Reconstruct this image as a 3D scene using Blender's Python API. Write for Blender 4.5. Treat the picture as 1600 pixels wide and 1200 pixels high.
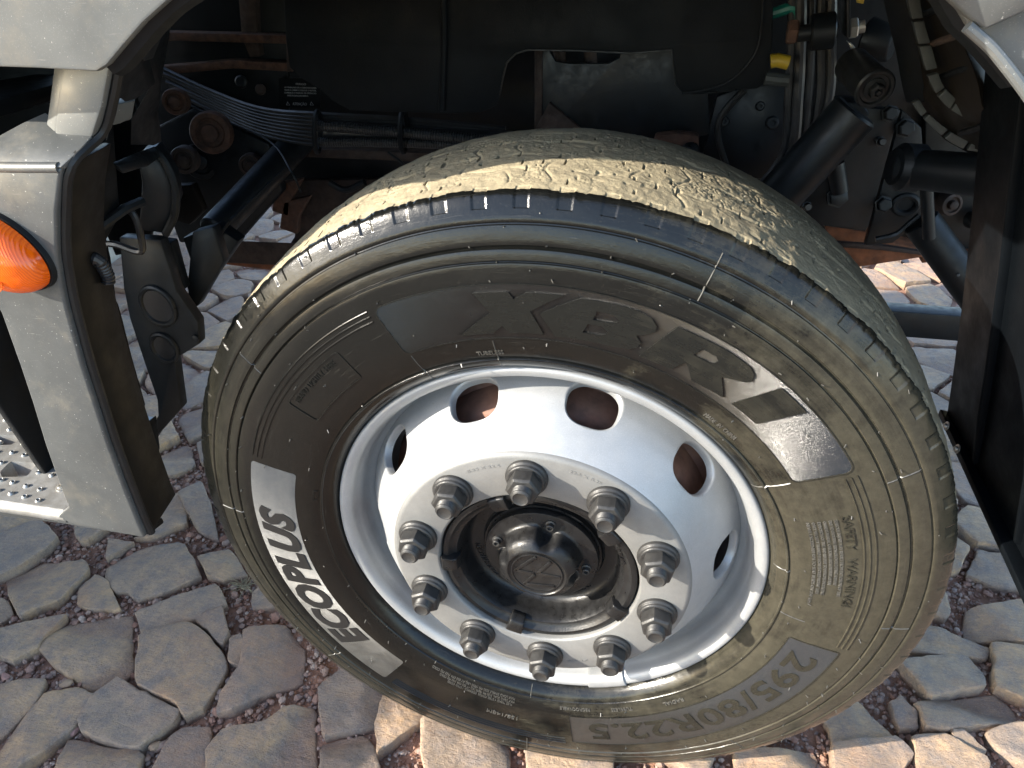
import bpy, bmesh, math, random
import numpy as np
from mathutils import Vector, Matrix, noise as mnoise
random.seed(7); RNG = np.random.default_rng(7)
PI = math.pi
SC = bpy.context.scene
for o in list(bpy.data.objects): bpy.data.objects.remove(o)
COL = SC.collection

# ------------------------------------------------------------------ camera
CAM = Vector((0.1288, -0.6893, 1.2666))          # above the ground point under the wheel centre
ROT = Matrix(((0.9774412350237136, 0.2098313140020986, -0.024071803826681795),
              (0.09602220731444193, -0.5429953573294186, -0.8342276533543822),
              (-0.18811796240066997, 0.8130970800481636, -0.5508945186143808)))   # rows: right, down, forward
FPX = 1150.0
cam_d = bpy.data.cameras.new('camera'); cam = bpy.data.objects.new('camera', cam_d); COL.objects.link(cam)
cam_d.sensor_fit = 'HORIZONTAL'; cam_d.sensor_width = 36.0; cam_d.lens = FPX / 1600 * 36
cam_d.clip_start = 0.02; cam_d.clip_end = 500
mw = Matrix((ROT[0], -ROT[1], -ROT[2])).transposed().to_4x4(); mw.translation = CAM
cam.matrix_world = mw
SC.camera = cam
SC.render.resolution_x, SC.render.resolution_y = 1024, 768

# ------------------------------------------------------------------ light
SUN = Vector((0.80, 0.44, -0.415)).normalized()   # direction the light travels
sd = bpy.data.lights.new('sun', 'SUN'); sd.energy = 3.4; sd.angle = math.radians(0.5); sd.color = (1.0, 0.925, 0.80)
so = bpy.data.objects.new('sun', sd); COL.objects.link(so); so.location = (-4, -3, 4)
so.rotation_euler = SUN.to_track_quat('-Z', 'Y').to_euler()
W = bpy.data.worlds.new('World'); SC.world = W; W.use_nodes = True
wn = W.node_tree.nodes; wn.clear()
sky = wn.new('ShaderNodeTexSky'); sky.sky_type = 'NISHITA'; sky.sun_disc = False
sky.sun_elevation = math.asin(-SUN.z); sky.sun_rotation = math.atan2(-SUN.x, -SUN.y)
sky.air_density = 1.0; sky.dust_density = 0.8; sky.ozone_density = 1.0
bg = wn.new('ShaderNodeBackground'); bg.inputs['Strength'].default_value = 0.15
wo = wn.new('ShaderNodeOutputWorld')
W.node_tree.links.new(sky.outputs[0], bg.inputs[0]); W.node_tree.links.new(bg.outputs[0], wo.inputs[0])
SC.view_settings.view_transform = 'Standard'; SC.view_settings.look = 'None'
SC.view_settings.gamma = 1.0; SC.view_settings.use_curve_mapping = False
SC.view_settings.exposure = 2.25

# ------------------------------------------------------------------ helpers
def ray(px, py):
    return ROT.transposed() @ Vector(((px - 800) / FPX, (py - 600) / FPX, 1.0))
def at(px, py, Y):                                # point of the photo's pixel (1600 x 1200) at real depth y = Y
    d = ray(px, py); return CAM + d * ((Y - CAM.y) / d.y)
def atz(px, py, Z):
    d = ray(px, py); return CAM + d * ((Z - CAM.z) / d.z)
def mpp(P):                                       # metres per pixel at a point
    return (ROT[2].dot(P - CAM)) / FPX

def tag(o, label=None, cat=None, group=None, kind=None):
    if label: o['label'] = label
    if cat: o['category'] = cat
    if group: o['group'] = group
    if kind: o['kind'] = kind
    return o
def empty(name, loc, parent=None):
    o = bpy.data.objects.new(name, None); COL.objects.link(o); o.location = loc
    if parent: o.parent = parent
    o.empty_display_size = 0.1
    return o
def link(name, me, mat, parent=None):
    o = bpy.data.objects.new(name, me); COL.objects.link(o)
    if mat is not None and len(me.materials) == 0: me.materials.append(mat)
    if parent: o.parent = parent
    return o
def finish(me, angle=35):
    if angle is None: me.shade_flat(); return
    me.shade_smooth()
    me.set_sharp_from_angle(angle=math.radians(angle))

class MB:
    def __init__(s): s.v = []; s.f = []
    def add(s, vs, fs):
        n = len(s.v); s.v += [tuple(p) for p in vs]; s.f += [tuple(i + n for i in f) for f in fs]
    def box(s, c, size, rot=None):
        c = Vector(c); h = [Vector((x, y, z)) for x in (-.5, .5) for y in (-.5, .5) for z in (-.5, .5)]
        vs = []
        for p in h:
            q = Vector((p.x * size[0], p.y * size[1], p.z * size[2]))
            if rot is not None: q = rot @ q
            vs.append(c + q)
        s.add(vs, [(0, 1, 3, 2), (4, 6, 7, 5), (0, 4, 5, 1), (2, 3, 7, 6), (0, 2, 6, 4), (1, 5, 7, 3)])
    def lathe_axis(s, a, d, prof, seg=24, cap0=True, cap1=True):   # prof: (distance along d, radius)
        a = Vector(a); d = Vector(d).normalized()
        u = d.orthogonal().normalized(); w = d.cross(u)
        vs = []; fs = []
        for t, r in prof:
            for k in range(seg):
                an = 2 * PI * k / seg
                vs.append(a + d * t + (u * math.cos(an) + w * math.sin(an)) * r)
        for i in range(len(prof) - 1):
            for k in range(seg):
                k2 = (k + 1) % seg
                fs.append((i * seg + k, i * seg + k2, (i + 1) * seg + k2, (i + 1) * seg + k))
        if cap0: fs.append(tuple(reversed(range(seg))))
        if cap1: fs.append(tuple((len(prof) - 1) * seg + k for k in range(seg)))
        s.add(vs, fs)
    def cyl(s, a, b, r, r2=None, seg=24, ch=0.0):
        a = Vector(a); b = Vector(b); L = (b - a).length; r2 = r if r2 is None else r2
        pr = [(0, r), (L, r2)] if not ch else [(0, r - ch), (ch, r), (L - ch, r2), (L, r2 - ch)]
        s.lathe_axis(a, b - a, pr, seg)
    def tube(s, pts, r, seg=10, rfun=None):
        pts = [Vector(p) for p in pts]; vs = []; fs = []
        u = None
        for i, p in enumerate(pts):
            t = (pts[min(i + 1, len(pts) - 1)] - pts[max(i - 1, 0)]).normalized()
            if u is None: u = t.orthogonal().normalized()
            u = (u - t * u.dot(t)).normalized(); w = t.cross(u)
            rr = rfun(i) if rfun else r
            for k in range(seg):
                an = 2 * PI * k / seg; vs.append(p + (u * math.cos(an) + w * math.sin(an)) * rr)
        for i in range(len(pts) - 1):
            for k in range(seg):
                k2 = (k + 1) % seg
                fs.append((i * seg + k, i * seg + k2, (i + 1) * seg + k2, (i + 1) * seg + k))
        fs.append(tuple(reversed(range(seg)))); fs.append(tuple((len(pts) - 1) * seg + k for k in range(seg)))
        s.add(vs, fs)
    def prism(s, pts, off):
        pts = [Vector(p) for p in pts]; off = Vector(off); n = len(pts)
        s.add(pts + [p + off for p in pts],
              [tuple(range(n)), tuple(reversed(range(n, 2 * n)))] + [(i, i + n, (i + 1) % n + n, (i + 1) % n) for i in range(n)])
    def strip(s, A, B, off):                      # solid band between two edge lines
        n = len(A); off = Vector(off)
        A = [Vector(p) for p in A]; B = [Vector(p) for p in B]
        vs = A + B + [p + off for p in A] + [p + off for p in B]; fs = []
        for i in range(n - 1):
            fs += [(i, i + 1, n + i + 1, n + i), (2 * n + i, 3 * n + i, 3 * n + i + 1, 2 * n + i + 1),
                   (i, 2 * n + i, 2 * n + i + 1, i + 1), (n + i, n + i + 1, 3 * n + i + 1, 3 * n + i)]
        fs += [(0, n, 3 * n, 2 * n), (n - 1, 3 * n - 1, 4 * n - 1, 2 * n - 1)]
        s.add(vs, fs)
    def mesh(s, name, bevel=0, seg=2, angle=35, bang=30):
        me = bpy.data.meshes.new(name); me.from_pydata(s.v, [], s.f)
        bm = bmesh.new(); bm.from_mesh(me)
        bmesh.ops.recalc_face_normals(bm, faces=bm.faces)
        if bevel:
            es = [e for e in bm.edges if len(e.link_faces) == 2 and e.calc_face_angle(0) > math.radians(bang)]
            bmesh.ops.bevel(bm, geom=es, offset=bevel, segments=seg, affect='EDGES', profile=0.5, clamp_overlap=True)
        bm.to_mesh(me); bm.free(); finish(me, angle)
        return me
    def build(s, name, mat, parent=None, bevel=0, seg=2, angle=35, kind=None, label=None):
        o = link(name, s.mesh(name, bevel, seg, angle), mat, parent)
        if parent is not None:
            base = parent.location.copy()
            if parent.parent: base += parent.parent.location
            if base.length > 1e-9: o.data.transform(Matrix.Translation(-base))
        if kind: o['kind'] = kind
        if label: o['label'] = label
        return o

def spline(P, n=6):                               # Catmull-Rom through points
    P = [Vector(p) for p in P]; out = []
    for i in range(len(P) - 1):
        a = P[max(i - 1, 0)]; b = P[i]; c = P[i + 1]; d = P[min(i + 2, len(P) - 1)]
        for k in range(n):
            t = k / n
            out.append(0.5 * ((2 * b) + (c - a) * t + (2 * a - 5 * b + 4 * c - d) * t * t + (3 * b - a - 3 * c + d) * t ** 3))
    out.append(P[-1]); return out
def pline(L, n=8):                                # pixel polyline with depths -> smooth 3D line
    return spline([at(*q) for q in L], n)

# ------------------------------------------------------------------ materials
class NT:
    def __init__(s, name):
        s.m = bpy.data.materials.new(name); s.m.use_nodes = True
        s.t = s.m.node_tree; s.n = s.t.nodes; s.b = s.n['Principled BSDF']
        s.tc = s.n.new('ShaderNodeTexCoord')
        s.oi = s.n.new('ShaderNodeObjectInfo')
    def L(s, a, b): s.t.links.new(a, b)
    def noise(s, scale, detail=4, rough=0.6, vec=None, dist=0.0):
        n = s.n.new('ShaderNodeTexNoise'); n.inputs['Scale'].default_value = scale; n.inputs['Detail'].default_value = detail
        n.inputs['Roughness'].default_value = rough; n.inputs['Distortion'].default_value = dist
        s.L(vec if vec is not None else s.tc.outputs['Object'], n.inputs['Vector']); return n.outputs['Fac']
    def vor(s, scale, feature='DISTANCE_TO_EDGE', vec=None):
        n = s.n.new('ShaderNodeTexVoronoi'); n.feature = feature; n.inputs['Scale'].default_value = scale
        s.L(vec if vec is not None else s.tc.outputs['Object'], n.inputs['Vector']); return n.outputs[0]
    def ramp(s, fac, stops, interp='LINEAR'):
        r = s.n.new('ShaderNodeValToRGB'); e = r.color_ramp.elements; r.color_ramp.interpolation = interp
        while len(e) < len(stops): e.new(0.5)
        for i, (p, c) in enumerate(stops):
            e[i].position = p; e[i].color = (c, c, c, 1) if not isinstance(c, tuple) else (*c, 1)
        s.L(fac, r.inputs[0]); return r.outputs[0]
    def mix(s, f, a, b, mode='MIX'):
        n = s.n.new('ShaderNodeMix'); n.data_type = 'RGBA'; n.blend_type = mode
        for i, x in ((0, f), (6, a), (7, b)):
            if isinstance(x, (int, float)): n.inputs[i].default_value = x if i == 0 else (x, x, x, 1)
            elif isinstance(x, tuple): n.inputs[i].default_value = (*x, 1)
            else: s.L(x, n.inputs[i])
        return n.outputs[2]
    def math(s, op, a, b=None):
        n = s.n.new('ShaderNodeMath'); n.operation = op
        for i, x in enumerate((a, b)):
            if x is None: continue
            if isinstance(x, (int, float)): n.inputs[i].default_value = x
            else: s.L(x, n.inputs[i])
        return n.outputs[0]
    def sep(s, v=None):
        n = s.n.new('ShaderNodeSeparateXYZ'); s.L(v if v is not None else s.tc.outputs['Object'], n.inputs[0]); return n.outputs
    def scale(s, v):
        n = s.n.new('ShaderNodeMapping'); n.inputs['Scale'].default_value = v; s.L(s.tc.outputs['Object'], n.inputs[0]); return n.outputs[0]
    def bump(s, h, strength=0.3, dist=0.002, prev=None):
        n = s.n.new('ShaderNodeBump'); n.inputs['Strength'].default_value = strength; n.inputs['Distance'].default_value = dist
        s.L(h, n.inputs['Height'])
        if prev is not None: s.L(prev, n.inputs['Normal'])
        return n.outputs[0]
    def set(s, **k):
        for key, x in k.items():
            i = s.b.inputs[key.replace('_', ' ')]
            if isinstance(x, (int, float)): i.default_value = x
            elif isinstance(x, tuple): i.default_value = (*x, 1) if i.type == 'RGBA' else x
            else: s.L(x, i)
        return s

def simple(name, c, rough=0.5, metal=0.0, var=0.35, nscale=30, bump=0.15, bscale=220, dust=0.0, dustc=(0.10, 0.075, 0.05), rv=0.12, **kw):
    t = NT(name)
    n = t.noise(nscale, 5)
    lo = tuple(x * (1 - var) for x in c); hi = tuple(min(1, x * (1 + var)) for x in c)
    col = t.ramp(n, [(0.3, lo), (0.7, hi)])
    if dust:
        col = t.mix(t.ramp(t.noise(nscale * 0.35, 6, 0.7), [(0.45, 0.0), (0.75, dust)]), col, dustc)
    t.set(Base_Color=col, Metallic=metal, Roughness=t.ramp(t.noise(nscale * 2.1, 4), [(0.3, max(0.03, rough - rv)), (0.7, min(1, rough + rv))]))
    if bump: t.set(Normal=t.bump(t.noise(bscale, 3), bump, 0.001))
    for k, v in kw.items(): t.set(**{k: v})
    return t.m

M = {}
M['black_plastic'] = simple('black_plastic', (0.0034, 0.0044, 0.0056), 0.5, dust=0.25, dustc=(0.0085, 0.008, 0.0075), Specular_IOR_Level=0.2)
M['guard_black'] = simple('mudguard_black', (0.0020, 0.0028, 0.0038), 0.5, dust=0.3, dustc=(0.0038, 0.0042, 0.0048), nscale=8, Specular_IOR_Level=0.07)
M['shield_plastic'] = simple('shield_plastic', (0.0050, 0.0064, 0.0080), 0.6, dust=0.45, dustc=(0.0100, 0.0100, 0.0102), nscale=9, bump=0.35, bscale=400, Specular_IOR_Level=0.15)
M['chassis'] = simple('chassis_paint', (0.0042, 0.0062, 0.0080), 0.46, dust=0.3, dustc=(0.014, 0.0105, 0.009), Specular_IOR_Level=0.28)
M['chassis_grey'] = simple('chassis_grey', (0.0080, 0.0094, 0.0106), 0.46, dust=0.4, dustc=(0.016, 0.0145, 0.0135), Specular_IOR_Level=0.28)
M['rib_grey'] = simple('rib_grey', (0.022, 0.026, 0.025), 0.65, dust=0.3, dustc=(0.026, 0.022, 0.018))
M['brown_plastic'] = simple('brown_dusty_plastic', (0.0075, 0.0062, 0.0050), 0.5, dust=0.6, dustc=(0.015, 0.0108, 0.0072), nscale=14, Specular_IOR_Level=0.15)
M['rust'] = simple('rust', (0.070, 0.032, 0.019), 0.85, var=0.6, nscale=60, bump=0.6, bscale=180, dust=0.5, dustc=(0.05, 0.035, 0.03))
M['rust_dark'] = simple('rust_dark', (0.028, 0.017, 0.013), 0.8, var=0.6, nscale=40, bump=0.5, bscale=160, dust=0.5, dustc=(0.055, 0.030, 0.019))
M['orange_rust'] = simple('orange_rust', (0.17, 0.058, 0.022), 0.8, var=0.5, nscale=40, bump=0.4, dust=0.4, dustc=(0.06, 0.035, 0.025))
M['steel'] = simple('zinc_steel', (0.42, 0.40, 0.36), 0.4, metal=0.8, var=0.25)
M['rubber_hose'] = simple('rubber_hose', (0.014, 0.014, 0.015), 0.4)
M['yellow'] = simple('yellow_hose', (0.28, 0.19, 0.010), 0.5, var=0.15)
M['green'] = simple('green_hose', (0.01, 0.16, 0.12), 0.4, var=0.15)
M['white_print'] = simple('white_print', (0.30, 0.30, 0.30), 0.5, var=0.2, bump=0)
M['nut'] = simple('dark_phosphate_nut', (0.021, 0.0205, 0.020), 0.48, metal=0.1, var=0.25, nscale=120, bump=0.2, bscale=500, dust=0.3, dustc=(0.040, 0.037, 0.032), Specular_IOR_Level=0.38)
M['hub'] = simple('satin_black_hub', (0.0075, 0.0075, 0.0078), 0.36, var=0.3, nscale=50, bump=0.3, bscale=380, dust=0.3, dustc=(0.022, 0.020, 0.017), Specular_IOR_Level=0.28)
M['bezel'] = simple('black_rubber_edge', (0.0050, 0.0056, 0.0062), 0.5, Specular_IOR_Level=0.3)

def mat_grey_panel(k=1.0, name='grey_metallic_plastic'):
    t = NT(name); K = lambda *c: tuple(x * k for x in c)
    n = t.noise(6, 6, 0.7); sp = t.noise(900, 1)
    col = t.ramp(n, [(0.3, K(0.090, 0.095, 0.095)), (0.7, K(0.122, 0.127, 0.125))])
    col = t.mix(t.ramp(sp, [(0.62, 0.0), (0.75, 0.35)]), col, K(0.24, 0.24, 0.23))
    sc = t.noise(1.0, 5, 0.75, t.scale((30, 30, 340)), 0.4)
    scf = t.math('MULTIPLY', t.ramp(sc, [(0.60, 0.0), (0.70, 1.0)]), t.ramp(t.noise(9, 3), [(0.52, 0.0), (0.70, 0.55)]))
    col = t.mix(scf, col, (0.42, 0.41, 0.38))
    dots = t.ramp(t.noise(330, 2), [(0.70, 0.0), (0.74, 0.8)])
    col = t.mix(dots, col, (0.42, 0.41, 0.38))
    dirt = t.ramp(t.noise(15, 6, 0.72), [(0.50, 0.0), (0.8, 0.45)])
    col = t.mix(dirt, col, (0.22, 0.19, 0.14))
    t.set(Base_Color=col, Roughness=t.ramp(t.noise(25, 4), [(0.3, 0.36), (0.7, 0.55)]), Metallic=0.25, Normal=t.bump(t.noise(600, 2), 0.10, 0.0006))
    return t.m
M['grey_panel'] = mat_grey_panel(); M['step_panel'] = mat_grey_panel(0.60, 'grey_panel_shaded')  # step copy is darker: the slope's dimmer light is put into its colour

def mat_rim():
    t = NT('silver_wheel_paint')
    col = t.ramp(t.noise(14, 6, 0.7), [(0.3, (0.245, 0.254, 0.26)), (0.7, (0.30, 0.305, 0.308))])
    fl = t.ramp(t.noise(1500, 1), [(0.55, 0.0), (0.8, 0.4)])
    col = t.mix(fl, col, (0.55, 0.55, 0.55))
    dirt = t.ramp(t.noise(22, 8, 0.75), [(0.56, 0.0), (0.80, 0.30)])
    col = t.mix(dirt, col, (0.22, 0.195, 0.155))
    sp = t.ramp(t.noise(260, 2), [(0.71, 0.0), (0.76, 0.5)])
    col = t.mix(sp, col, (0.20, 0.17, 0.14))
    t.set(Base_Color=col, Metallic=0.45, Roughness=t.ramp(t.noise(30, 5), [(0.3, 0.44), (0.7, 0.58)]),
          Coat_Weight=0.08, Coat_Roughness=0.2, Normal=t.bump(t.noise(500, 3), 0.07, 0.0008))
    return t.m
M['rim'] = mat_rim()
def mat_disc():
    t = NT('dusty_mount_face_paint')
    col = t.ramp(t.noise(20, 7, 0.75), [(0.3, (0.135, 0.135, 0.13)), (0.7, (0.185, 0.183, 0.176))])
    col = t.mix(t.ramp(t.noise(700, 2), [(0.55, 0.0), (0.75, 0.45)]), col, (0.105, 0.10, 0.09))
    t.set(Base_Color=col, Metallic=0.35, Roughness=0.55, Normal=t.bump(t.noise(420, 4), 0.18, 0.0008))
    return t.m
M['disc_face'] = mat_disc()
M['drum'] = simple('rusty_brake_drum', (0.15, 0.068, 0.042), 0.7, var=0.5, nscale=26, bump=0.3, bscale=120, dust=0.5, dustc=(0.24, 0.14, 0.09))

def mat_rubber(name, c=(0.0038, 0.0040, 0.0037), r=(0.09, 0.27), dusty=1.0):
    t = NT(name)
    x, y, z = t.sep()
    n1 = t.noise(11, 8, 0.72); n2 = t.noise(70, 6, 0.7); n3 = t.noise(900, 2)
    rad = t.math('SQRT', t.math('ADD', t.math('MULTIPLY', x, x), t.math('MULTIPLY', z, z)))
    th = t.math('ARCTAN2', z, x)
    cv = t.n.new('ShaderNodeCombineXYZ'); t.L(t.math('MULTIPLY', rad, 110.0), cv.inputs[0]); t.L(t.math('MULTIPLY', th, 2.6), cv.inputs[1])
    scuff = t.noise(1.0, 6, 0.72, cv.outputs[0], 0.6)                    # rubbed, half-washed streaks running round the wall
    cv2 = t.n.new('ShaderNodeCombineXYZ'); t.L(t.math('MULTIPLY', rad, 300.0), cv2.inputs[0]); t.L(t.math('MULTIPLY', th, 7.0), cv2.inputs[1])
    scuff2 = t.noise(1.0, 5, 0.75, cv2.outputs[0], 1.2)
    # dried road dust: on the outer ribs all round, and over the whole wall on the rear side where the wash water did not reach
    outer = t.math('MULTIPLY', t.ramp(t.math('MULTIPLY', t.math('SUBTRACT', rad, 0.425), 20.0), [(0.0, 0.0), (0.6, 1.0)]), t.ramp(t.math('ADD', t.math('MULTIPLY', z, 1.6), 0.35), [(0.55, 1.0), (0.95, 0.0)]))
    f = t.math('ADD', t.math('MULTIPLY', x, 0.95), t.math('ADD', t.math('MULTIPLY', n1, 0.95), t.math('MULTIPLY', scuff, 0.42)))
    f = t.math('ADD', f, t.math('MULTIPLY', z, -0.20))
    f = t.ramp(f, [(0.74, 0.0), (1.0, 0.80 * dusty)])
    f = t.math('MAXIMUM', f, t.math('MULTIPLY', outer, t.ramp(t.math('ADD', t.math('MULTIPLY', n1, 0.5), t.math('MULTIPLY', scuff, 0.5)), [(0.36, 0.08), (0.64, 0.60 * dusty)])))
    f = t.math('MULTIPLY', f, t.ramp(n2, [(0.25, 0.5), (0.7, 1.0)]))
    col = t.mix(f, c, (0.050, 0.0455, 0.032))
    col = t.mix(t.math('MULTIPLY', t.ramp(scuff2, [(0.58, 0.0), (0.72, 0.22)]), dusty), col, (0.060, 0.056, 0.047))
    col = t.mix(t.math('MULTIPLY', t.ramp(n3, [(0.68, 0.0), (0.75, 0.4)]), dusty), col, (0.10, 0.092, 0.072))
    rg = t.ramp(t.math('ADD', t.math('MULTIPLY', t.noise(17, 6, 0.7), 0.6), t.math('MULTIPLY', scuff, 0.4)), [(0.36, r[0]), (0.62, r[1])])
    b = t.bump(t.noise(650, 3), 0.14, 0.0008)
    b = t.bump(t.noise(60, 5), 0.22, 0.002, b); b = t.bump(scuff2, 0.10, 0.0012, b)
    t.set(Base_Color=col, Roughness=rg, Normal=b, Specular_IOR_Level=0.30)
    return t
tr = mat_rubber('wet_tyre_rubber'); M['rubber'] = tr.m
M['letter'] = mat_rubber('smooth_letter_rubber', (0.0052, 0.0056, 0.0050), (0.20, 0.34), 0.5).m
M['letter_gloss'] = mat_rubber('black_letter_rubber', (0.012, 0.012, 0.012), (0.3, 0.45), 0.3).m
def mat_tread():
    t = NT('dusty_worn_tread')
    col = t.ramp(t.noise(16, 8, 0.75), [(0.3, (0.175, 0.146, 0.094)), (0.55, (0.245, 0.205, 0.130)), (0.75, (0.285, 0.245, 0.165))])
    col = t.mix(t.ramp(t.noise(9, 7, 0.8), [(0.62, 0.0), (0.75, 0.55)]), col, (0.20, 0.11, 0.065))
    cr = t.ramp(t.noise(120, 5, 0.8), [(0.28, 1.0), (0.36, 0.0)])
    col = t.mix(cr, col, (0.03, 0.028, 0.025))
    b = t.bump(t.noise(420, 4), 0.45, 0.0015); b = t.bump(t.noise(90, 6, 0.7), 0.5, 0.003, b)
    t.set(Base_Color=col, Roughness=0.9, Normal=b); return t.m
M['tread'] = mat_tread()
def mat_knurl(name, c, pitch_n, metal=0.0, spec=0.8, rough=0.33):
    t = NT(name)
    x, y, z = t.sep()
    th = t.math('ARCTAN2', z, x)
    h = t.math('SINE', t.math('MULTIPLY', th, pitch_n))
    col = t.mix(t.ramp(t.noise(160, 6, 0.8), [(0.35, 0.0), (0.75, 0.55)]), c, (c[0] * 2.6, c[1] * 2.55, c[2] * 2.4))
    g = t.noise(1100, 2)
    b = t.bump(g, 0.3, 0.0008); b = t.bump(h, 1.0, 0.00020, b)
    t.set(Base_Color=col, Roughness=t.ramp(t.noise(35, 5), [(0.3, rough - 0.08), (0.7, rough + 0.1)]), Metallic=metal, Specular_IOR_Level=spec, Normal=b)
    return t.m
M['knurl'] = mat_knurl('knurled_plaque_rubber', (0.0030, 0.0030, 0.0031), 1900, 0.0, 0.60, 0.19)
M['knurl_silver'] = mat_knurl('fine_ribbed_plaque', (0.026, 0.027, 0.027), 2300, 0.2, 1.0, 0.36)
M['knurl_size'] = mat_knurl('fine_ribbed_size_plaque', (0.018, 0.017, 0.016), 2100, 0.0, 0.7, 0.36)

def mat_alu():
    t = NT('worn_aluminium_tread_plate')
    col = t.mix(t.ramp(t.noise(22, 8, 0.75), [(0.4, 0.0), (0.75, 0.75)]), (0.30, 0.295, 0.28), (0.13, 0.11, 0.08))
    t.set(Base_Color=col, Metallic=0.5, Roughness=t.ramp(t.noise(60, 4), [(0.3, 0.32), (0.7, 0.55)]), Normal=t.bump(t.noise(300, 4), 0.2, 0.001)); return t.m
M['alu'] = mat_alu()
def mat_amber():
    t = NT('amber_lens')
    x, y, z = t.sep()
    rib = t.math('SINE', t.math('MULTIPLY', t.math('ADD', x, t.math('MULTIPLY', z, 0.35)), 2600.0))
    col = t.mix(t.ramp(rib, [(0.0, 0.0), (1.0, 0.55)]), (0.74, 0.105, 0.002), (0.50, 0.050, 0.001))
    t.set(Base_Color=col, Roughness=0.16, IOR=1.49, Normal=t.bump(rib, 0.25, 0.0006))
    return t.m
M['amber'] = mat_amber()

def mat_stone():
    t = NT('basalt_cobblestone')
    off = t.n.new('ShaderNodeVectorMath'); off.operation = 'ADD'
    sc = t.n.new('ShaderNodeVectorMath'); sc.operation = 'SCALE'; sc.inputs[0].default_value = (17, 9, 5)
    t.L(t.oi.outputs['Random'], sc.inputs['Scale']); t.L(t.tc.outputs['Object'], off.inputs[0]); t.L(sc.outputs[0], off.inputs[1])
    v = off.outputs[0]
    base = t.ramp(t.oi.outputs['Random'], [(0.0, (0.43, 0.270, 0.148)), (0.25, (0.53, 0.335, 0.170)), (0.5, (0.33, 0.235, 0.160)), (0.75, (0.46, 0.310, 0.180)), (1.0, (0.37, 0.225, 0.138))])
    n = t.noise(28, 8, 0.7, v)
    col = t.mix(t.ramp(n, [(0.36, 0.8), (0.64, 0.0)]), base, (0.150, 0.128, 0.120))
    col = t.mix(t.ramp(t.noise(9, 6, 0.7, v), [(0.52, 0.0), (0.75, 0.55)]), col, (0.36, 0.185, 0.095))
    col = t.mix(t.ramp(t.noise(200, 5, 0.75, v), [(0.52, 0.0), (0.75, 0.5)]), col, (0.47, 0.35, 0.24))
    hz = t.math('MULTIPLY', t.sep()[2], -30.0)
    col = t.mix(t.ramp(hz, [(0.22, 0.0), (0.55, 0.6)]), col, (0.20, 0.095, 0.06))   # red dirt clinging to the buried flanks
    st = t.n.new('ShaderNodeMapping'); st.inputs['Scale'].default_value = (45, 230, 60); st.inputs['Rotation'].default_value = (0, 0, 0.7)
    t.L(v, st.inputs[0])
    col = t.mix(t.ramp(t.noise(1, 6, 0.75, st.outputs[0]), [(0.42, 0.0), (0.68, 0.50)]), col, (0.165, 0.135, 0.118))
    col = t.mix(t.ramp(t.noise(520, 3, 0.8, v), [(0.56, 0.0), (0.70, 0.55)]), col, (0.55, 0.43, 0.31))
    col = t.mix(t.ramp(t.noise(430, 3, 0.8, v, 0.3), [(0.60, 0.0), (0.70, 0.65)]), col, (0.12, 0.09, 0.07))
    b = t.bump(t.noise(1, 5, 0.7, st.outputs[0]), 0.9, 0.0035)
    b = t.bump(t.noise(420, 5, 0.8, v), 0.9, 0.0022, b)
    b = t.bump(t.noise(40, 7, 0.7, v), 1.0, 0.008, b)
    vr = t.vor(34, 'F1', v); b = t.bump(vr, 0.35, 0.008, b)
    t.set(Base_Color=col, Roughness=t.ramp(n, [(0.3, 0.60), (0.7, 0.85)]), Normal=b)
    return t.m
M['stone'] = mat_stone()
def mat_dirt():
    t = NT('red_dirt')
    col = t.ramp(t.noise(25, 8, 0.75), [(0.3, (0.20, 0.100, 0.064)), (0.7, (0.31, 0.165, 0.105))])
    col = t.mix(t.ramp(t.noise(300, 3), [(0.55, 0.0), (0.7, 0.6)]), col, (0.22, 0.15, 0.11))
    # beyond the stones built one by one the paving goes on as a pattern
    x, y, z = t.sep()
    far = t.math('MAXIMUM', t.math('SUBTRACT', t.math('ABSOLUTE', t.math('ADD', x, 0.1)), 2.35), t.math('SUBTRACT', t.math('ABSOLUTE', t.math('SUBTRACT', y, 1.35)), 2.10))
    far = t.ramp(far, [(0.0, 0.0), (0.12, 1.0)])
    pv = t.mix(t.ramp(t.vor(7.0), [(0.02, 0.0), (0.06, 1.0)]), (0.13, 0.075, 0.052), t.ramp(t.noise(6, 5), [(0.3, (0.15, 0.125, 0.105)), (0.7, (0.24, 0.19, 0.145))]))
    col = t.mix(far, col, pv)
    b = t.bump(t.noise(350, 4), 0.8, 0.003); b = t.bump(t.noise(60, 5), 0.6, 0.006, b)
    t.set(Base_Color=col, Roughness=0.95, Normal=b); return t.m
M['dirt'] = mat_dirt()
def mat_gravel():
    t = NT('red_gravel')
    g = t.n.new('ShaderNodeNewGeometry')
    col = t.ramp(g.outputs['Random Per Island'], [(0.0, (0.19, 0.092, 0.06)), (0.35, (0.27, 0.155, 0.11)), (0.6, (0.21, 0.155, 0.13)), (0.85, (0.31, 0.20, 0.145)), (1.0, (0.38, 0.30, 0.24))])
    col = t.mix(t.ramp(t.noise(220, 4), [(0.4, 0.0), (0.7, 0.4)]), col, (0.11, 0.055, 0.04))
    t.set(Base_Color=col, Roughness=0.9, Normal=t.bump(t.noise(500, 3), 0.4, 0.001)); return t.m
M['gravel'] = mat_gravel()
M['vent'] = simple('pale_glint_rubber', (0.055, 0.053, 0.047), 0.3, bump=0)  # lighter than the tyre: glints of hairs and print put into the colour
M['straw'] = simple('dry_straw', (0.24, 0.20, 0.12), 0.8, var=0.3, bump=0)

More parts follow.
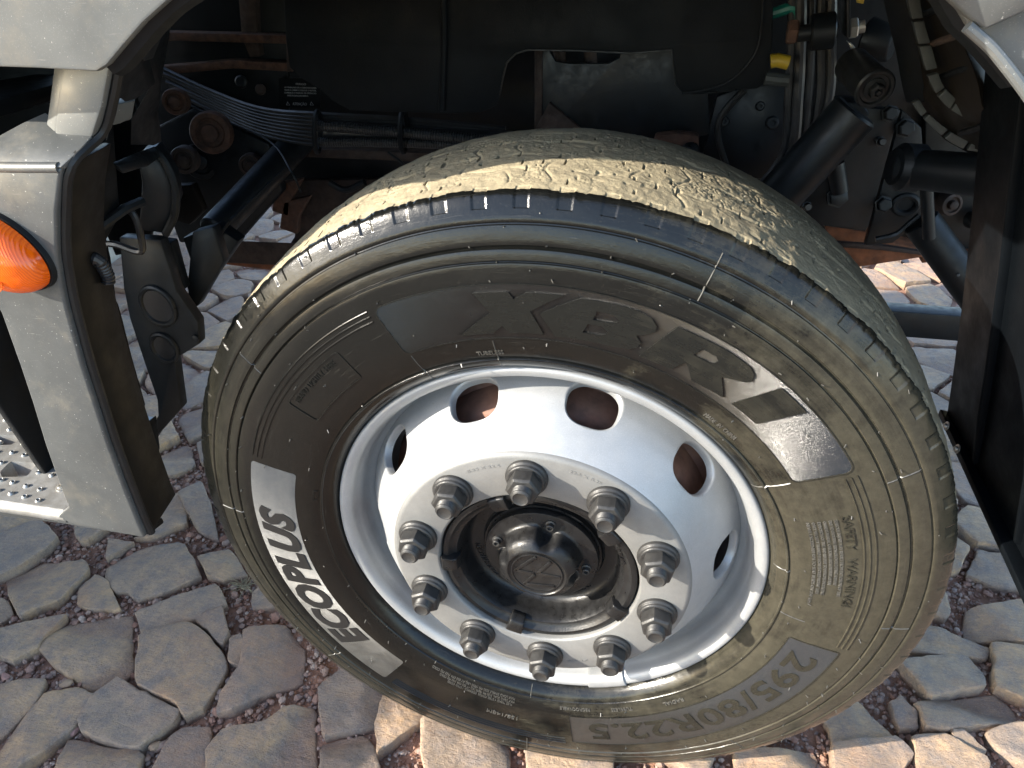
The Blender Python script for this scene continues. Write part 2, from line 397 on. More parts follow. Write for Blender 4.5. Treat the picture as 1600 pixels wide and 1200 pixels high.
# ================================================================== ground
ground_z = -0.022
def value_noise2(u, v, pu, pv, seed, wrap_u=True):
    r = np.random.default_rng(seed); g = r.random((pu, pv + 2))
    fu = u * pu; fv = v * pv; iu = np.floor(fu).astype(int); iv = np.floor(fv).astype(int)
    du = fu - iu; dv = fv - iv; du = du * du * (3 - 2 * du); dv = dv * dv * (3 - 2 * dv)
    iv = np.clip(iv, 0, pv); i1 = (iu + 1) % pu; iu = iu % pu; j1 = np.clip(iv + 1, 0, pv + 1)
    return (g[iu, iv] * (1 - du) + g[i1, iv] * du) * (1 - dv) + (g[iu, j1] * (1 - du) + g[i1, j1] * du) * dv

gm = MB()
xs = np.concatenate([[-60, -15, -5], np.linspace(-2.6, 2.4, 126), [5, 15, 60]])
ys = np.concatenate([[-60, -15, -4], np.linspace(-0.9, 3.6, 113), [6, 15, 60]])
gv = []
for j, y in enumerate(ys):
    for i, x in enumerate(xs):
        near = 3 <= i < len(xs) - 3 and 3 <= j < len(ys) - 3
        gv.append((x, y, ground_z + (0.008 * mnoise.noise((x * 9, y * 9, 0)) + 0.005 * mnoise.noise((x * 31, y * 31, 3)) if near else -0.004)))
nx = len(xs)
gm.add(gv, [(j * nx + i, j * nx + i + 1, (j + 1) * nx + i + 1, (j + 1) * nx + i) for j in range(len(ys) - 1) for i in range(nx - 1)])
ground = gm.build('ground', M['dirt'], angle=None); ground.data.shade_smooth(); ground['kind'] = 'structure'

STONES =  [[(-1.388,0.301),(-1.331,0.366),(-1.242,0.321),(-1.247,0.288),(-1.264,0.22),(-1.289,0.193),(-1.313,0.177),(-1.41,0.281)],[(-1.454,0.374),(-1.368,0.381),(-1.34,0.369),(-1.394,0.308),(-1.435,0.292),(-1.496,0.357)],[(-1.28,0.198),(-1.23,0.26),(-1.14,0.277),(-1.099,0.24),(-1.104,0.162),(-1.126,0.144),(-1.152,0.103),(-1.208,0.142)],[(-1.09,0.206),(-1.077,0.241),(-1.04,0.23),(-0.962,0.169),(-1.011,0.16),(-1.06,0.164)],[(-1.071,0.275),(-1.029,0.345),(-0.952,0.376),(-0.883,0.326),(-0.837,0.283),(-0.887,0.238),(-0.94,0.201),(-0.978,0.221),(-1.0,0.209),(-1.05,0.242)],[(-1.117,0.344),(-1.056,0.346),(-1.081,0.292)],[(-1.146,0.523),(-1.053,0.531),(-0.98,0.454),(-0.968,0.431),(-1.02,0.379),(-1.061,0.363)],[(-1.042,0.524),(-1.007,0.568),(-0.947,0.505),(-0.862,0.401),(-0.923,0.422),(-0.981,0.471)],[(-0.87,0.336),(-0.82,0.377),(-0.738,0.31),(-0.78,0.287),(-0.82,0.294)],[(-0.924,0.17),(-0.788,0.271),(-0.735,0.22),(-0.802,0.162),(-0.873,0.123)],[(-1.063,0.049),(-1.057,0.112),(-0.994,0.137),(-0.928,0.16),(-0.843,0.04),(-0.847,0.017),(-0.894,-0.014),(-0.999,0.021)],[(-1.174,0.067),(-1.058,0.128),(-1.068,0.054),(-1.064,0.043),(-1.093,0.011),(-1.124,0.014),(-1.183,0.02),(-1.207,0.051)],[(-0.868,0.112),(-0.795,0.16),(-0.753,0.146),(-0.666,0.098),(-0.646,0.068),(-0.651,-0.017),(-0.671,-0.034),(-0.698,-0.011),(-0.804,0.01)],[(-0.787,0.184),(-0.743,0.215),(-0.692,0.152),(-0.689,0.128),(-0.758,0.164)],[(-0.661,0.17),(-0.582,0.198),(-0.52,0.15),(-0.493,0.082),(-0.55,0.044),(-0.593,-0.006),(-0.616,-0.013),(-0.628,0.028),(-0.619,0.085)],[(-0.867,-0.075),(-0.875,-0.031),(-0.85,0.014),(-0.801,-0.006),(-0.771,-0.008),(-0.687,-0.029),(-0.687,-0.049),(-0.717,-0.107),(-0.786,-0.107),(-0.842,-0.094)],[(-0.975,-0.15),(-0.971,-0.039),(-0.911,-0.02),(-0.869,-0.03),(-0.869,-0.066),(-0.864,-0.099),(-0.888,-0.155),(-0.923,-0.206),(-0.948,-0.232),(-0.982,-0.196)],[(-1.076,-0.039),(-0.993,-0.017),(-0.982,-0.052),(-0.993,-0.13),(-1.011,-0.166),(-1.115,-0.057)],[(-0.822,-0.199),(-0.855,-0.116),(-0.797,-0.119),(-0.718,-0.112),(-0.704,-0.118),(-0.685,-0.179)],[(-0.667,-0.15),(-0.676,-0.08),(-0.663,-0.054),(-0.617,-0.04),(-0.558,-0.154),(-0.639,-0.178)],[(-0.59,-0.086),(-0.582,-0.043),(-0.512,-0.019),(-0.488,0.02),(-0.443,0.034),(-0.371,-0.116),(-0.545,-0.159)],[(-0.678,0.143),(-0.663,0.155),(-0.642,0.132),(-0.634,0.093),(-0.651,0.095)],[(-1.242,0.142),(-1.216,0.134),(-1.19,0.112),(-1.196,0.091),(-1.222,0.093),(-1.258,0.132)],[(-0.448,0.075),(-0.422,0.121),(-0.324,0.087),(-0.315,0.071),(-0.316,0.021),(-0.397,-0.019)],[(-0.315,0.078),(-0.233,0.054),(-0.233,0.042),(-0.264,0.008),(-0.289,-0.028),(-0.308,0.023)],[(-0.399,-0.031),(-0.331,0.001),(-0.308,-0.009),(-0.279,-0.055),(-0.261,-0.094),(-0.361,-0.114)],[(-0.231,0.046),(-0.214,0.054),(-0.068,0.039),(-0.055,-0.01),(-0.05,-0.051),(-0.18,-0.078)],[(-0.028,0.032),(0.113,0.049),(0.122,0.025),(0.123,-0.016),(-0.02,-0.045)],[(0.494,0.207),(0.556,0.246),(0.612,0.177),(0.505,0.143),(0.502,0.179)],[(0.651,0.345),(0.78,0.389),(0.797,0.345),(0.789,0.319),(0.69,0.275),(0.667,0.312)],[(0.73,0.45),(0.83,0.414),(0.819,0.393),(0.729,0.381),(0.675,0.378),(0.725,0.441)],[(0.817,0.504),(0.938,0.553),(0.967,0.55),(0.93,0.437),(0.864,0.44),(0.814,0.438),(0.799,0.439)],[(0.841,0.42),(0.896,0.423),(0.928,0.414),(0.894,0.316),(0.859,0.306),(0.814,0.321)],[(0.66,0.253),(0.709,0.276),(0.821,0.315),(0.837,0.272),(0.819,0.255),(0.699,0.213),(0.664,0.209),(0.667,0.238)],[(0.621,0.252),(0.638,0.269),(0.655,0.242),(0.653,0.21),(0.624,0.201)],[(0.502,0.14),(0.611,0.173),(0.632,0.151),(0.599,0.113),(0.496,0.084)],[(0.642,0.183),(0.695,0.195),(0.75,0.163),(0.745,0.128),(0.643,0.108),(0.643,0.15)],[(0.711,0.209),(0.727,0.209),(0.757,0.185),(0.745,0.172),(0.713,0.185)],[(0.775,0.222),(0.811,0.238),(0.871,0.263),(0.864,0.203),(0.817,0.176),(0.784,0.19)],[(0.333,0.097),(0.468,0.128),(0.469,0.115),(0.449,0.074),(0.332,0.05)]]
def inside(p, poly):
    x, y = p; c = False; j = len(poly) - 1
    for i in range(len(poly)):
        xi, yi = poly[i]; xj, yj = poly[j]
        if (yi > y) != (yj > y) and x < (xj - xi) * (y - yi) / (yj - yi) + xi: c = not c
        j = i
    return c
def pdist(p, poly):
    best = 9
    for i in range(len(poly)):
        a = poly[i]; b = poly[(i + 1) % len(poly)]; dx = b[0] - a[0]; dy = b[1] - a[1]
        t = max(0, min(1, ((p[0] - a[0]) * dx + (p[1] - a[1]) * dy) / (dx * dx + dy * dy + 1e-12)))
        best = min(best, math.hypot(p[0] - a[0] - t * dx, p[1] - a[1] - t * dy))
    return best
def area(P): return 0.5 * sum(P[i][0] * P[(i + 1) % len(P)][1] - P[(i + 1) % len(P)][0] * P[i][1] for i in range(len(P)))
STONES = [P if area(P) > 0 else P[::-1] for P in STONES]
def grow(P, w):
    out = []; n = len(P)
    for i in range(n):
        a, b, c = Vector(P[i - 1]), Vector(P[i]), Vector(P[(i + 1) % n])
        t1 = (b - a).normalized(); t2 = (c - b).normalized(); m = Vector((t1.y + t2.y, -t1.x - t2.x)); m = m.normalized() if m.length > 1e-6 else Vector((t1.y, -t1.x))
        out.append((b.x + m.x * w, b.y + m.y * w))
    return out
STONES = [grow(P, 0.0055) for P in STONES]
# the rest of the paving: irregular cells round the stones above
seeds = []; X0, X1, Y0, Y1 = -2.5, 2.3, -0.8, 3.5
own = []
for k, P in enumerate(STONES):                    # guard seeds just inside each laid stone
    cx = sum(p[0] for p in P) / len(P); cy = sum(p[1] for p in P) / len(P)
    for i in range(len(P)):
        a = P[i]; b = P[(i + 1) % len(P)]; L = math.hypot(b[0] - a[0], b[1] - a[1]); n = max(1, int(L / 0.035))
        nxn, nyn = -(b[1] - a[1]) / L, (b[0] - a[0]) / L
        for q in range(n):
            t = (q + .5) / n; seeds.append((a[0] + (b[0] - a[0]) * t + nxn * .012, a[1] + (b[1] - a[1]) * t + nyn * .012)); own.append(k)
guard = len(seeds)
tries = 0; fill = []
while tries < 60000 and len(fill) < 1200:
    tries += 1
    p = (random.uniform(X0, X1), random.uniform(Y0, Y1))
    md = 0.115 + 0.05 * random.random()
    if any((p[0] - q[0]) ** 2 + (p[1] - q[1]) ** 2 < md * md for q in fill): continue
    if any(inside(p, P) or pdist(p, P) < 0.045 for P in STONES): continue
    fill.append(p)
seeds += fill; own += [-1] * len(fill)
sa = np.array(seeds)
def clip(poly, nx_, ny_, d):
    out = []
    for i in range(len(poly)):
        a = poly[i]; b = poly[(i + 1) % len(poly)]
        da = a[0] * nx_ + a[1] * ny_ - d; db = b[0] * nx_ + b[1] * ny_ - d
        if da <= 0: out.append(a)
        if (da < 0) != (db < 0) and abs(da - db) > 1e-12:
            t = da / (da - db); out.append((a[0] + (b[0] - a[0]) * t, a[1] + (b[1] - a[1]) * t))
    return out
CELLS = []
for k in range(guard, len(seeds)):
    p = sa[k]; d2 = ((sa - p) ** 2).sum(1); order = np.argsort(d2)[1:60]
    poly = [(p[0] - .3, p[1] - .3), (p[0] + .3, p[1] - .3), (p[0] + .3, p[1] + .3), (p[0] - .3, p[1] + .3)]
    for j in order:
        if d2[j] > 0.36: break
        q = sa[j]; n = q - p; L = math.hypot(*n); n = n / L
        mid = (p + q) / 2; poly = clip(poly, n[0], n[1], mid @ n - 0.004 - 0.007 * random.random())
        if len(poly) < 3: break
    if len(poly) >= 3 and abs(area(poly)) > 0.0022: CELLS.append(poly)

def stone_geo(P, fine, seed):
    rr = random.Random(seed)
    n = len(P); cx = sum(p[0] for p in P) / n; cy = sum(p[1] for p in P) / n
    per = sum(math.hypot(P[i][0] - P[i - 1][0], P[i][1] - P[i - 1][1]) for i in range(n))
    step = per / (34 if fine else 14); out = []
    for i in range(n):                            # resample with chipped, slightly rounded corners
        a = P[i]; b = P[(i + 1) % n]; L = math.hypot(b[0] - a[0], b[1] - a[1]); m = max(2 if fine else 1, round(L / step))
        for q in range(m):
            t = (q + (0.25 if m > 1 else 0.5)) / m; x = a[0] + (b[0] - a[0]) * t; y = a[1] + (b[1] - a[1]) * t
            w = 0.0035 * mnoise.noise((x * 60, y * 60, seed * 1.7)) + 0.004 * mnoise.noise((x * 22, y * 22, seed * 2.1))
            dx, dy = x - cx, y - cy; D = math.hypot(dx, dy) + 1e-6
            out.append((x + dx / D * w, y + dy / D * w))
    N = len(out)
    h = 0.004 + rr.uniform(-0.005, 0.007)
    tx, ty = rr.gauss(0, 0.035), rr.gauss(0, 0.035)
    cr = []
    for q in range(rr.choice((1, 2, 2, 3))):
        an = rr.uniform(0, 2 * PI); cr.append((math.cos(an), math.sin(an), rr.uniform(-0.015, 0.035), rr.uniform(0.08, 0.34) * rr.choice((-1, -1, 0.6))))
    def top(x, y):
        z = h + (x - cx) * tx + (y - cy) * ty
        for a, b, d, s in cr: z += max(0.0, (x - cx) * a + (y - cy) * b - d) * s
        z += 0.0035 * mnoise.noise((x * 24, y * 24, seed)) + 0.0012 * mnoise.noise((x * 70, y * 70, seed + 5))
        return max(-0.014, min(z, 0.013))
    rings = [(0.985, -0.034, 1), (1.0, -0.0075, 0), (0.992, -0.0022, 0), (0.968, -0.0004, 0), (0.90, 0, 0), (0.78, 0, 0), (0.60, 0, 0), (0.40, 0, 0), (0.20, 0, 0)] if fine else \
            [(0.985, -0.03, 1), (1.0, -0.006, 0), (0.975, -0.0008, 0), (0.85, 0, 0), (0.5, 0, 0)]
    vs = []; fs = []
    for s, dz, ab in rings:
        for x, y in out:
            X = cx + (x - cx) * s; Y = cy + (y - cy) * s
            e = 0.0
            if fine and 0.96 < s < .999: e = -abs(0.0025 * mnoise.noise((x * 45, y * 45, seed + 9)))
            vs.append((X, Y, dz if ab == 1 else top(X, Y) + dz + e))
    vs.append((cx, cy, top(cx, cy)))
    for i in range(len(rings) - 1):
        for k in range(N):
            k2 = (k + 1) % N; fs.append((i * N + k, i * N + k2, (i + 1) * N + k2, (i + 1) * N + k))
    b = (len(rings) - 1) * N
    for k in range(N): fs.append((b + k, b + (k + 1) % N, len(vs) - 1))
    return vs, fs
def screen_area(P):
    cx = sum(p[0] for p in P) / len(P); cy = sum(p[1] for p in P) / len(P); v = ROT @ (Vector((cx, cy, 0)) - CAM)
    if v.z < .1: return 0
    u = 800 + FPX * v.x / v.z; w = 600 + FPX * v.y / v.z
    if not (-150 < u < 1750 and -50 < w < 1350): return abs(area(P)) * 1e-3
    return abs(area(P)) / v.z ** 3
allst = [(P, True) for P in STONES] + [(P, False) for P in CELLS]
allst.sort(key=lambda s: -(screen_area(s[0]) + (10 if s[1] else 0)))
rest = MB()
for k, (P, laid) in enumerate(allst):
    if k < 290:
        fine = k < 190; vs, fs = stone_geo(P, fine, k * 3.1)
        b = MB(); b.add(vs, fs); me = bpy.data.meshes.new('cobblestone'); me.from_pydata(b.v, [], b.f); finish(me, 30)
        link('cobblestone', me, M['stone'], ground)
    else:
        rest.add(*stone_geo(P, False, k * 3.1))
o = rest.build('distant_cobblestone', M['stone'], ground, angle=45); o['kind'] = 'stuff'

# gravel in the joints: one mesh of small broken stones
ico = bmesh.new(); bmesh.ops.create_icosphere(ico, subdivisions=1, radius=1); IV = np.array([v.co[:] for v in ico.verts]); IF = [[v.index for v in f.verts] for f in ico.faces]; ico.free()
GX, GY, GD = -1.9, -0.35, 0.006
gw = int(3.3 / GD); gh = int(2.3 / GD); occ = np.zeros((gw, gh), bool)
for P, _ in allst:
    a = np.array(P); i0 = max(0, int((a[:, 0].min() - GX) / GD)); i1 = min(gw, int((a[:, 0].max() - GX) / GD) + 1)
    j0 = max(0, int((a[:, 1].min() - GY) / GD)); j1 = min(gh, int((a[:, 1].max() - GY) / GD) + 1)
    for i in range(i0, i1):
        for j in range(j0, j1):
            if not occ[i, j] and inside((GX + (i + .5) * GD, GY + (j + .5) * GD), P): occ[i, j] = True
free = np.argwhere(~occ)
def free_at(x, y):
    i = int((x - GX) / GD); j = int((y - GY) / GD)
    return 0 <= i < gw and 0 <= j < gh and not occ[i, j]
gverts = []; gfaces = []; nb = 0
pick = RNG.permutation(len(free))[:30000]
for c, k in enumerate(pick):
    i, j = free[k]; x = GX + (i + RNG.random()) * GD; y = GY + (j + RNG.random()) * GD
    r = 0.0017 + 0.0068 * RNG.random() ** 2.6
    if y < 0.6 and x < -0.1 and RNG.random() < 0.06: r *= 1.8
    if y > 1.0 and RNG.random() < 0.5: continue
    A = IV * (1 + 0.35 * (RNG.random((len(IV), 1)) - .5)) * (r * np.array([1, 0.6 + .5 * RNG.random(), 0.45 + .4 * RNG.random()]))
    an = RNG.random() * 6.28; ca, sa_ = math.cos(an), math.sin(an)
    A = A @ np.array([[ca, sa_, 0], [-sa_, ca, 0], [0, 0, 1]])
    hz = ground_z + 0.008 * mnoise.noise((x * 9, y * 9, 0)) + 0.005 * mnoise.noise((x * 31, y * 31, 3)) + r * 0.35 + 0.008 * RNG.random() ** 2
    gverts.append(A + np.array([x, y, hz])); gfaces += [[q + nb for q in f] for f in IF]; nb += len(IV)
me = bpy.data.meshes.new('gravel'); me.from_pydata(np.concatenate(gverts).tolist(), [], gfaces); me.shade_flat()
gr = link('gravel', me, M['gravel'], ground); gr['kind'] = 'stuff'

# ================================================================== truck and its wheel
truck = empty('truck', (0, 0, 0))
tag(truck, 'grey truck parked on cobblestones, seen close at its silver front wheel and wheel arch', 'truck')
WZ = 0.51
wheel = empty('wheel', (0, 0, WZ), truck)

SW = np.array([(.2905, .046), (.2955, .036), (.2990, .0285), (.3020, .0225), (.3065, .0165), (.3115, .0122), (.3155, .0105), (.3166, .0100), (.3172, .0080), (.3180, .0072), (.3195, .0072), (.3203, .0080),
               (.3210, .0094), (.3260, .0066), (.3340, .0038), (.3430, .0016), (.3520, .0002), (.3600, -.0006), (.3720, -.0011), (.3850, -.0012), (.4000, -.0009), (.4120, -.0004), (.4220, .0003),
               (.4300, .0011), (.4385, .0022), (.4396, .0026), (.4402, .0046), (.4412, .0052), (.4420, .0034), (.4432, .0026), (.4480, .0034), (.4530, .0046), (.4542, .0051), (.4549, .0075), (.4562, .0088), (.4576, .0083), (.4586, .0064),
               (.4600, .0063), (.4680, .0079), (.4765, .0103), (.4783, .0110), (.4790, .0127), (.4802, .0133), (.4812, .0122), (.4824, .0119), (.4870, .0138), (.4915, .0160), (.4932, .0168), (.4939, .01715), (.4945, .01745), (.4952, .0178), (.4980, .0192), (.5020, .0213), (.5050, .0232), (.5072, .0250), (.5088, .0272), (.5098, .0300)])
def ysurf(r): return np.interp(r, SW[:, 0], SW[:, 1])

def build_tyre():
    NS = 2304
    side = []                                      # refine the sidewall profile
    for i in range(len(SW) - 1):
        a, b = SW[i], SW[i + 1]; m = max(1, int(math.hypot(*(b - a)) / 0.0032))
        for q in range(m): side.append(a + (b - a) * q / m)
    side = np.array(side)
    ty = np.concatenate([np.linspace(0.0300, 0.215, 150), np.linspace(.2175, .268, 18)])
    crown = lambda y: .5098 + .0092 * (1 - ((y - .149) / .119) ** 2)
    tread = np.stack([crown(ty), ty], 1)
    back = np.array([(.5088, .2708), (.5050, .2748), (.48, .286), (.44, .2945), (.40, .298), (.36, .297), (.33, .292), (.305, .28), (.292, .262)])
    prof = np.concatenate([side, tread, back]); ns, nt = len(side), len(tread); n = len(prof)
    th = np.linspace(0, 2 * PI, NS, endpoint=False)
    R = np.repeat(prof[None, :, 0], NS, 0).copy(); Y = np.repeat(prof[None, :, 1], NS, 0).copy()
    T = np.repeat(th[:, None], n, 1)
    # shoulder notches
    per = 2 * PI / 70; ph = np.mod(T + 0.02, per) / per
    notch = (ph < 0.34)
    sidepart = np.arange(n)[None, :] < ns
    m1 = notch & sidepart & (R > .4942)
    Y[m1] += 0.0009; R[m1] -= 0.0003
    edge = (~sidepart) & (Y < 0.038) & notch
    R[edge] -= 0.0012
    # tread: worn ribs, clogged grooves, cracks and lumps
    tr_ = (np.arange(n) >= ns) & (np.arange(n) < ns + nt)
    u = (T[:, tr_] / (2 * PI)); y = Y[:, tr_]; v = (y - .03) / .24
    d = np.zeros_like(y)
    rag = value_noise2(u, v, 260, 3, 5) - .5
    for g, wd, dp in ((.079, .0026, .0036), (.122, .0040, .0045), (.176, .0040, .0045), (.219, .0026, .004)):
        c = g + .0022 * np.sin(T[:, tr_] * 58) + rag * .004
        keep = np.clip(value_noise2(u, v, 120, 2, int(g * 1000)) * 2.2 - .75, 0, 1)
        d -= .62 * dp * keep * np.exp(-((y - c) / wd) ** 4)
    d += .0015 * (value_noise2(u, v, 90, 7, 11) - .5) + .0012 * (value_noise2(u, v, 300, 22, 12) - .5) + .0007 * (value_noise2(u, v, 800, 60, 13) - .5)
    # lateral sipes, wavy, one per notch pitch, only where not worn away
    sx = np.mod(T[:, tr_] * 70 / (2 * PI) + .16 * np.sin(v * 21) + .12 * rag, 1.0)
    km = np.clip(value_noise2(u, v, 140, 8, 21) * 3.2 - 1.5, 0, 1)
    d -= .0016 * km * np.exp(-((sx - .5) / .035) ** 2)
    # crack network (jittered-grid cellular pattern)
    def cells(gu, gvv, seed):
        r_ = np.random.default_rng(seed); jx = r_.random((gu, gvv + 4)); jy = r_.random((gu, gvv + 4))
        fu, fv = (u + .0016 * (value_noise2(u, v, 300, 20, seed + 1) - .5)) * gu, v * gvv + 1; iu = np.floor(fu).astype(int); iv = np.floor(fv).astype(int)
        F1 = np.full_like(u, 9.); F2 = F1.copy()
        for a in (-1, 0, 1):
            for b in (-1, 0, 1):
                ii = (iu + a); jj = np.clip(iv + b, 0, gvv + 3); dx = ii + jx[ii % gu, jj] - fu; dy = jj + jy[ii % gu, jj] - fv
                D = dx * dx + dy * dy; sw = D < F1
                F2 = np.where(sw, F1, np.minimum(F2, D)); F1 = np.where(sw, D, F1)
        return np.sqrt(F2) - np.sqrt(F1)
    side_ok = np.clip((y - .036) / .02, 0, 1)
    cm = np.clip(value_noise2(u, v, 110, 8, 44) * 3.4 - 1.75, 0, 1) * side_ok
    d -= .0013 * cm * np.exp(-(cells(560, 30, 33) / .085) ** 2)
    cm2 = np.clip(value_noise2(u, v, 70, 6, 46) * 3.2 - 1.5, 0, 1) * side_ok
    d -= .0009 * cm2 * np.exp(-(cells(1050, 62, 37) / .14) ** 2)
    # short lateral slits where the old tread grooves ended
    rt = np.random.default_rng(90)
    for g in (.050, .079, .100, .122, .150, .176, .200):
        npz = 140; sl = np.mod(u * npz + .3 * g * 100 + .10 * rag, 1.0); idx = np.floor(np.mod(u * npz + .3 * g * 100, npz)).astype(int)
        on = (rt.random(npz + 1) < (.55 if g > .06 else .30))[idx]; ln = (.0025 + .0055 * rt.random(npz + 1))[idx]; off = (.006 * (rt.random(npz + 1) - .5))[idx]
        d -= .0042 * on * np.exp(-((sl - .5) / .040) ** 4) * np.exp(-((y - g - off) / ln) ** 4)
    pits = np.clip(value_noise2(u, v, 520, 40, 51) - .80, 0, 1) * np.clip(value_noise2(u, v, 50, 5, 52) * 3 - 1.3, 0, 1)
    d -= .011 * pits
    R[:, tr_] += d
    # chips in the shoulder edge
    chip = np.clip(value_noise2(T / (2 * PI), np.zeros_like(T), 700, 1, 61) - .72, 0, 1) * .004
    em = (R > .507) & (Y < .034); R[em] -= chip[em]
    # very slight unevenness of the sidewall rubber
    Y[:, :ns] += (.0005 * (value_noise2(T[:, :ns] / (2 * PI), (R[:, :ns] - .29) / .23, 60, 6, 71) - .5)) * (R[:, :ns] > .322)
    # groups of three fine raised lines between the plaques
    def lines(a0, a1):
        nonlocal Y
        deg = np.degrees(T) % 360
        inn = ((deg > a0) & (deg < a1)) if a0 < a1 else ((deg > a0) | (deg < a1))
        return inn
    X = R * np.cos(T); Z = R * np.sin(T)
    Z = np.maximum(Z, -0.5085 - 0.001)             # sits flat on the stones
    co = np.stack([X, Y, Z], 2).reshape(-1, 3)
    i = np.arange(NS)[:, None]; j = np.arange(n - 1)[None, :]; i2 = (i + 1) % NS
    F = np.stack([i * n + j, i * n + j + 1, i2 * n + j + 1, i2 * n + j], 2).reshape(-1, 4)
    me = bpy.data.meshes.new('tyre'); me.vertices.add(len(co)); me.vertices.foreach_set('co', co.ravel())
    me.loops.add(len(F) * 4); me.polygons.add(len(F))
    me.loops.foreach_set('vertex_index', F.ravel().astype(np.int32))
    me.polygons.foreach_set('loop_start', np.arange(0, len(F) * 4, 4, dtype=np.int32))
    mi = np.zeros((NS, n - 1), np.int32); mi[:, ns + 1:ns + nt] = 1
    me.materials.append(M['rubber']); me.materials.append(M['tread'])
    me.polygons.foreach_set('material_index', mi.ravel()); me.update(calc_edges=True); me.validate()
    finish(me, 38)
    return link('tyre', me, None, wheel)
build_tyre()

# ---- relief wrapped on the tyre wall: curves -> mesh -> bent round the axle
def wrap(me, th0, rref, yf, maxlen=0.006):
    bm = bmesh.new(); bm.from_mesh(me); bmesh.ops.remove_doubles(bm, verts=bm.verts, dist=1e-6)
    for _ in range(6):
        es = [e for e in bm.edges if e.calc_length() > maxlen]
        if not es: break
        bmesh.ops.subdivide_edges(bm, edges=es, cuts=1, use_grid_fill=False)
        bmesh.ops.triangulate(bm, faces=[f for f in bm.faces if len(f.verts) > 4])
    for v in bm.verts:
        u, w, h = v.co; r = rref + w; a = th0 - u / rref
        v.co = (r * math.cos(a), float(yf(r)) - h, r * math.sin(a))
    bmesh.ops.recalc_face_normals(bm, faces=bm.faces)
    bm.to_mesh(me); bm.free()
def curve_to_mesh(cu):
    o = bpy.data.objects.new('tmp', cu); COL.objects.link(o); bpy.context.view_layer.update()
    me = bpy.data.meshes.new_from_object(o.evaluated_get(bpy.context.evaluated_depsgraph_get()))
    bpy.data.objects.remove(o); return me
def text_mesh(body, shear=0.0, weight=0.0, depth=0.0006, spacing=1.0):
    cu = bpy.data.curves.new('t', 'FONT'); cu.body = body; cu.size = 1.0; cu.align_x = 'CENTER'; cu.shear = shear; cu.space_character = spacing
    cu.offset = weight; cu.resolution_u = 3; cu.fill_mode = 'BOTH' if hasattr(cu, 'fill_mode') else cu.fill_mode; cu.extrude = 0.5
    return curve_to_mesh(cu)
def wall_text(name, body, deg0, deg1, r0, h, mat, depth=0.0006, shear=0.0, weight=0.0, yf=None, spacing=1.0, cap=0.70, maxlen=0.006):
    """Text read clockwise from angle deg0 to deg1, baseline radius r0, capital height h."""
    me = text_mesh(body, shear, weight, depth, spacing); co = np.array([v.co[:] for v in me.vertices])
    rm = r0 + h / 2; Lw = math.radians(deg0 - deg1) * rm; w = co[:, 0].max() - co[:, 0].min()
    ymin, ymax = 0.0, cap
    sx = Lw / w; sy = h / (ymax - ymin); cx = (co[:, 0].max() + co[:, 0].min()) / 2
    for v in me.vertices:
        v.co = ((v.co.x - cx) * sx, (v.co.y) * sy - h / 2, -0.0006 if v.co.z < 0 else depth)
    wrap(me, math.radians((deg0 + deg1) / 2), rm, yf or ysurf, maxlen)
    finish(me, 40); return link(name, me, mat, wheel)
def polar_shape(name, loops, mat, depth, base=-0.0004, bevel=0.0, yf=None, maxlen=0.006):
    """Closed outlines given as (deg, radius); inner outlines are holes."""
    rref = 0.385; c0 = np.mean([p[0] for p in loops[0]])
    cu = bpy.data.curves.new('s', 'CURVE'); cu.dimensions = '2D'; cu.fill_mode = 'BOTH'; cu.extrude = 0.5
    for L in loops:
        sp = cu.splines.new('POLY'); sp.points.add(len(L) - 1); sp.use_cyclic_u = True
        for k, (d, r) in enumerate(L): sp.points[k].co = (math.radians(c0 - d) * rref, r - rref, 0, 1)
    me = curve_to_mesh(cu)
    for v in me.vertices: v.co.z = base if v.co.z < 0 else depth
    wrap(me, math.radians(c0), rref, yf or ysurf, maxlen)
    finish(me, 40); return link(name, me, mat, wheel)
def arc_box(d0, d1, r0, r1, rc=0.006, tilt0=0.0, tilt1=0.0, n=36):
    """Rounded sector outline from angle d0 down to d1."""
    out = []
    rm = (r0 + r1) / 2; c = math.degrees(rc / rm)
    for k in range(n + 1):
        t = k / n; out.append((d0 - c + (d1 - d0 + 2 * c) * t, r1))
    for k in range(1, 4): a = k / 4 * PI / 2; out.append((d1 + c - c * math.sin(a), r1 - rc + rc * math.cos(a)))
    out.append((d1, r1 - rc)); out.append((d1 + tilt1, r0 + rc))
    for k in range(1, 4): a = k / 4 * PI / 2; out.append((d1 + tilt1 + c - c * math.cos(a), r0 + rc - rc * math.sin(a)))
    for k in range(n + 1):
        t = k / n; out.append((d1 + tilt1 + c + (d0 + tilt0 - d1 - tilt1 - 2 * c) * t, r0))
    for k in range(1, 4): a = k / 4 * PI / 2; out.append((d0 + tilt0 - c + c * math.sin(a), r0 + rc - rc * math.cos(a)))
    out.append((d0 + tilt0, r0 + rc)); out.append((d0, r1 - rc))
    for k in range(1, 4): a = k / 4 * PI / 2; out.append((d0 - c * (1 - math.cos(a)) , r1 - rc + rc * math.sin(a)))
    return out
def frame_of(P, w=0.0014):                          # thin outline loop round a sector
    c = np.array(P); m = c.mean(0); rr = 0.385
    out = []
    n = len(P)
    for i in range(n):
        a = c[i - 1]; b = c[(i + 1) % n]; t = np.array([(b[0] - a[0]) * rr * PI / 180, b[1] - a[1]]); L = np.hypot(*t) + 1e-9
        nrm = np.array([t[1], -t[0]]) / L
        q = c[i] + np.array([nrm[0] * w / rr * 180 / PI, nrm[1] * w])
        q2 = c[i] - np.array([nrm[0] * w / rr * 180 / PI, nrm[1] * w])
        rad = lambda p: (((p[0] - m[0]) * rr * PI / 180) ** 2 + ((p[1] - m[1])) ** 2)
        out.append(tuple(q if rad(q) < rad(q2) else q2))
    return out

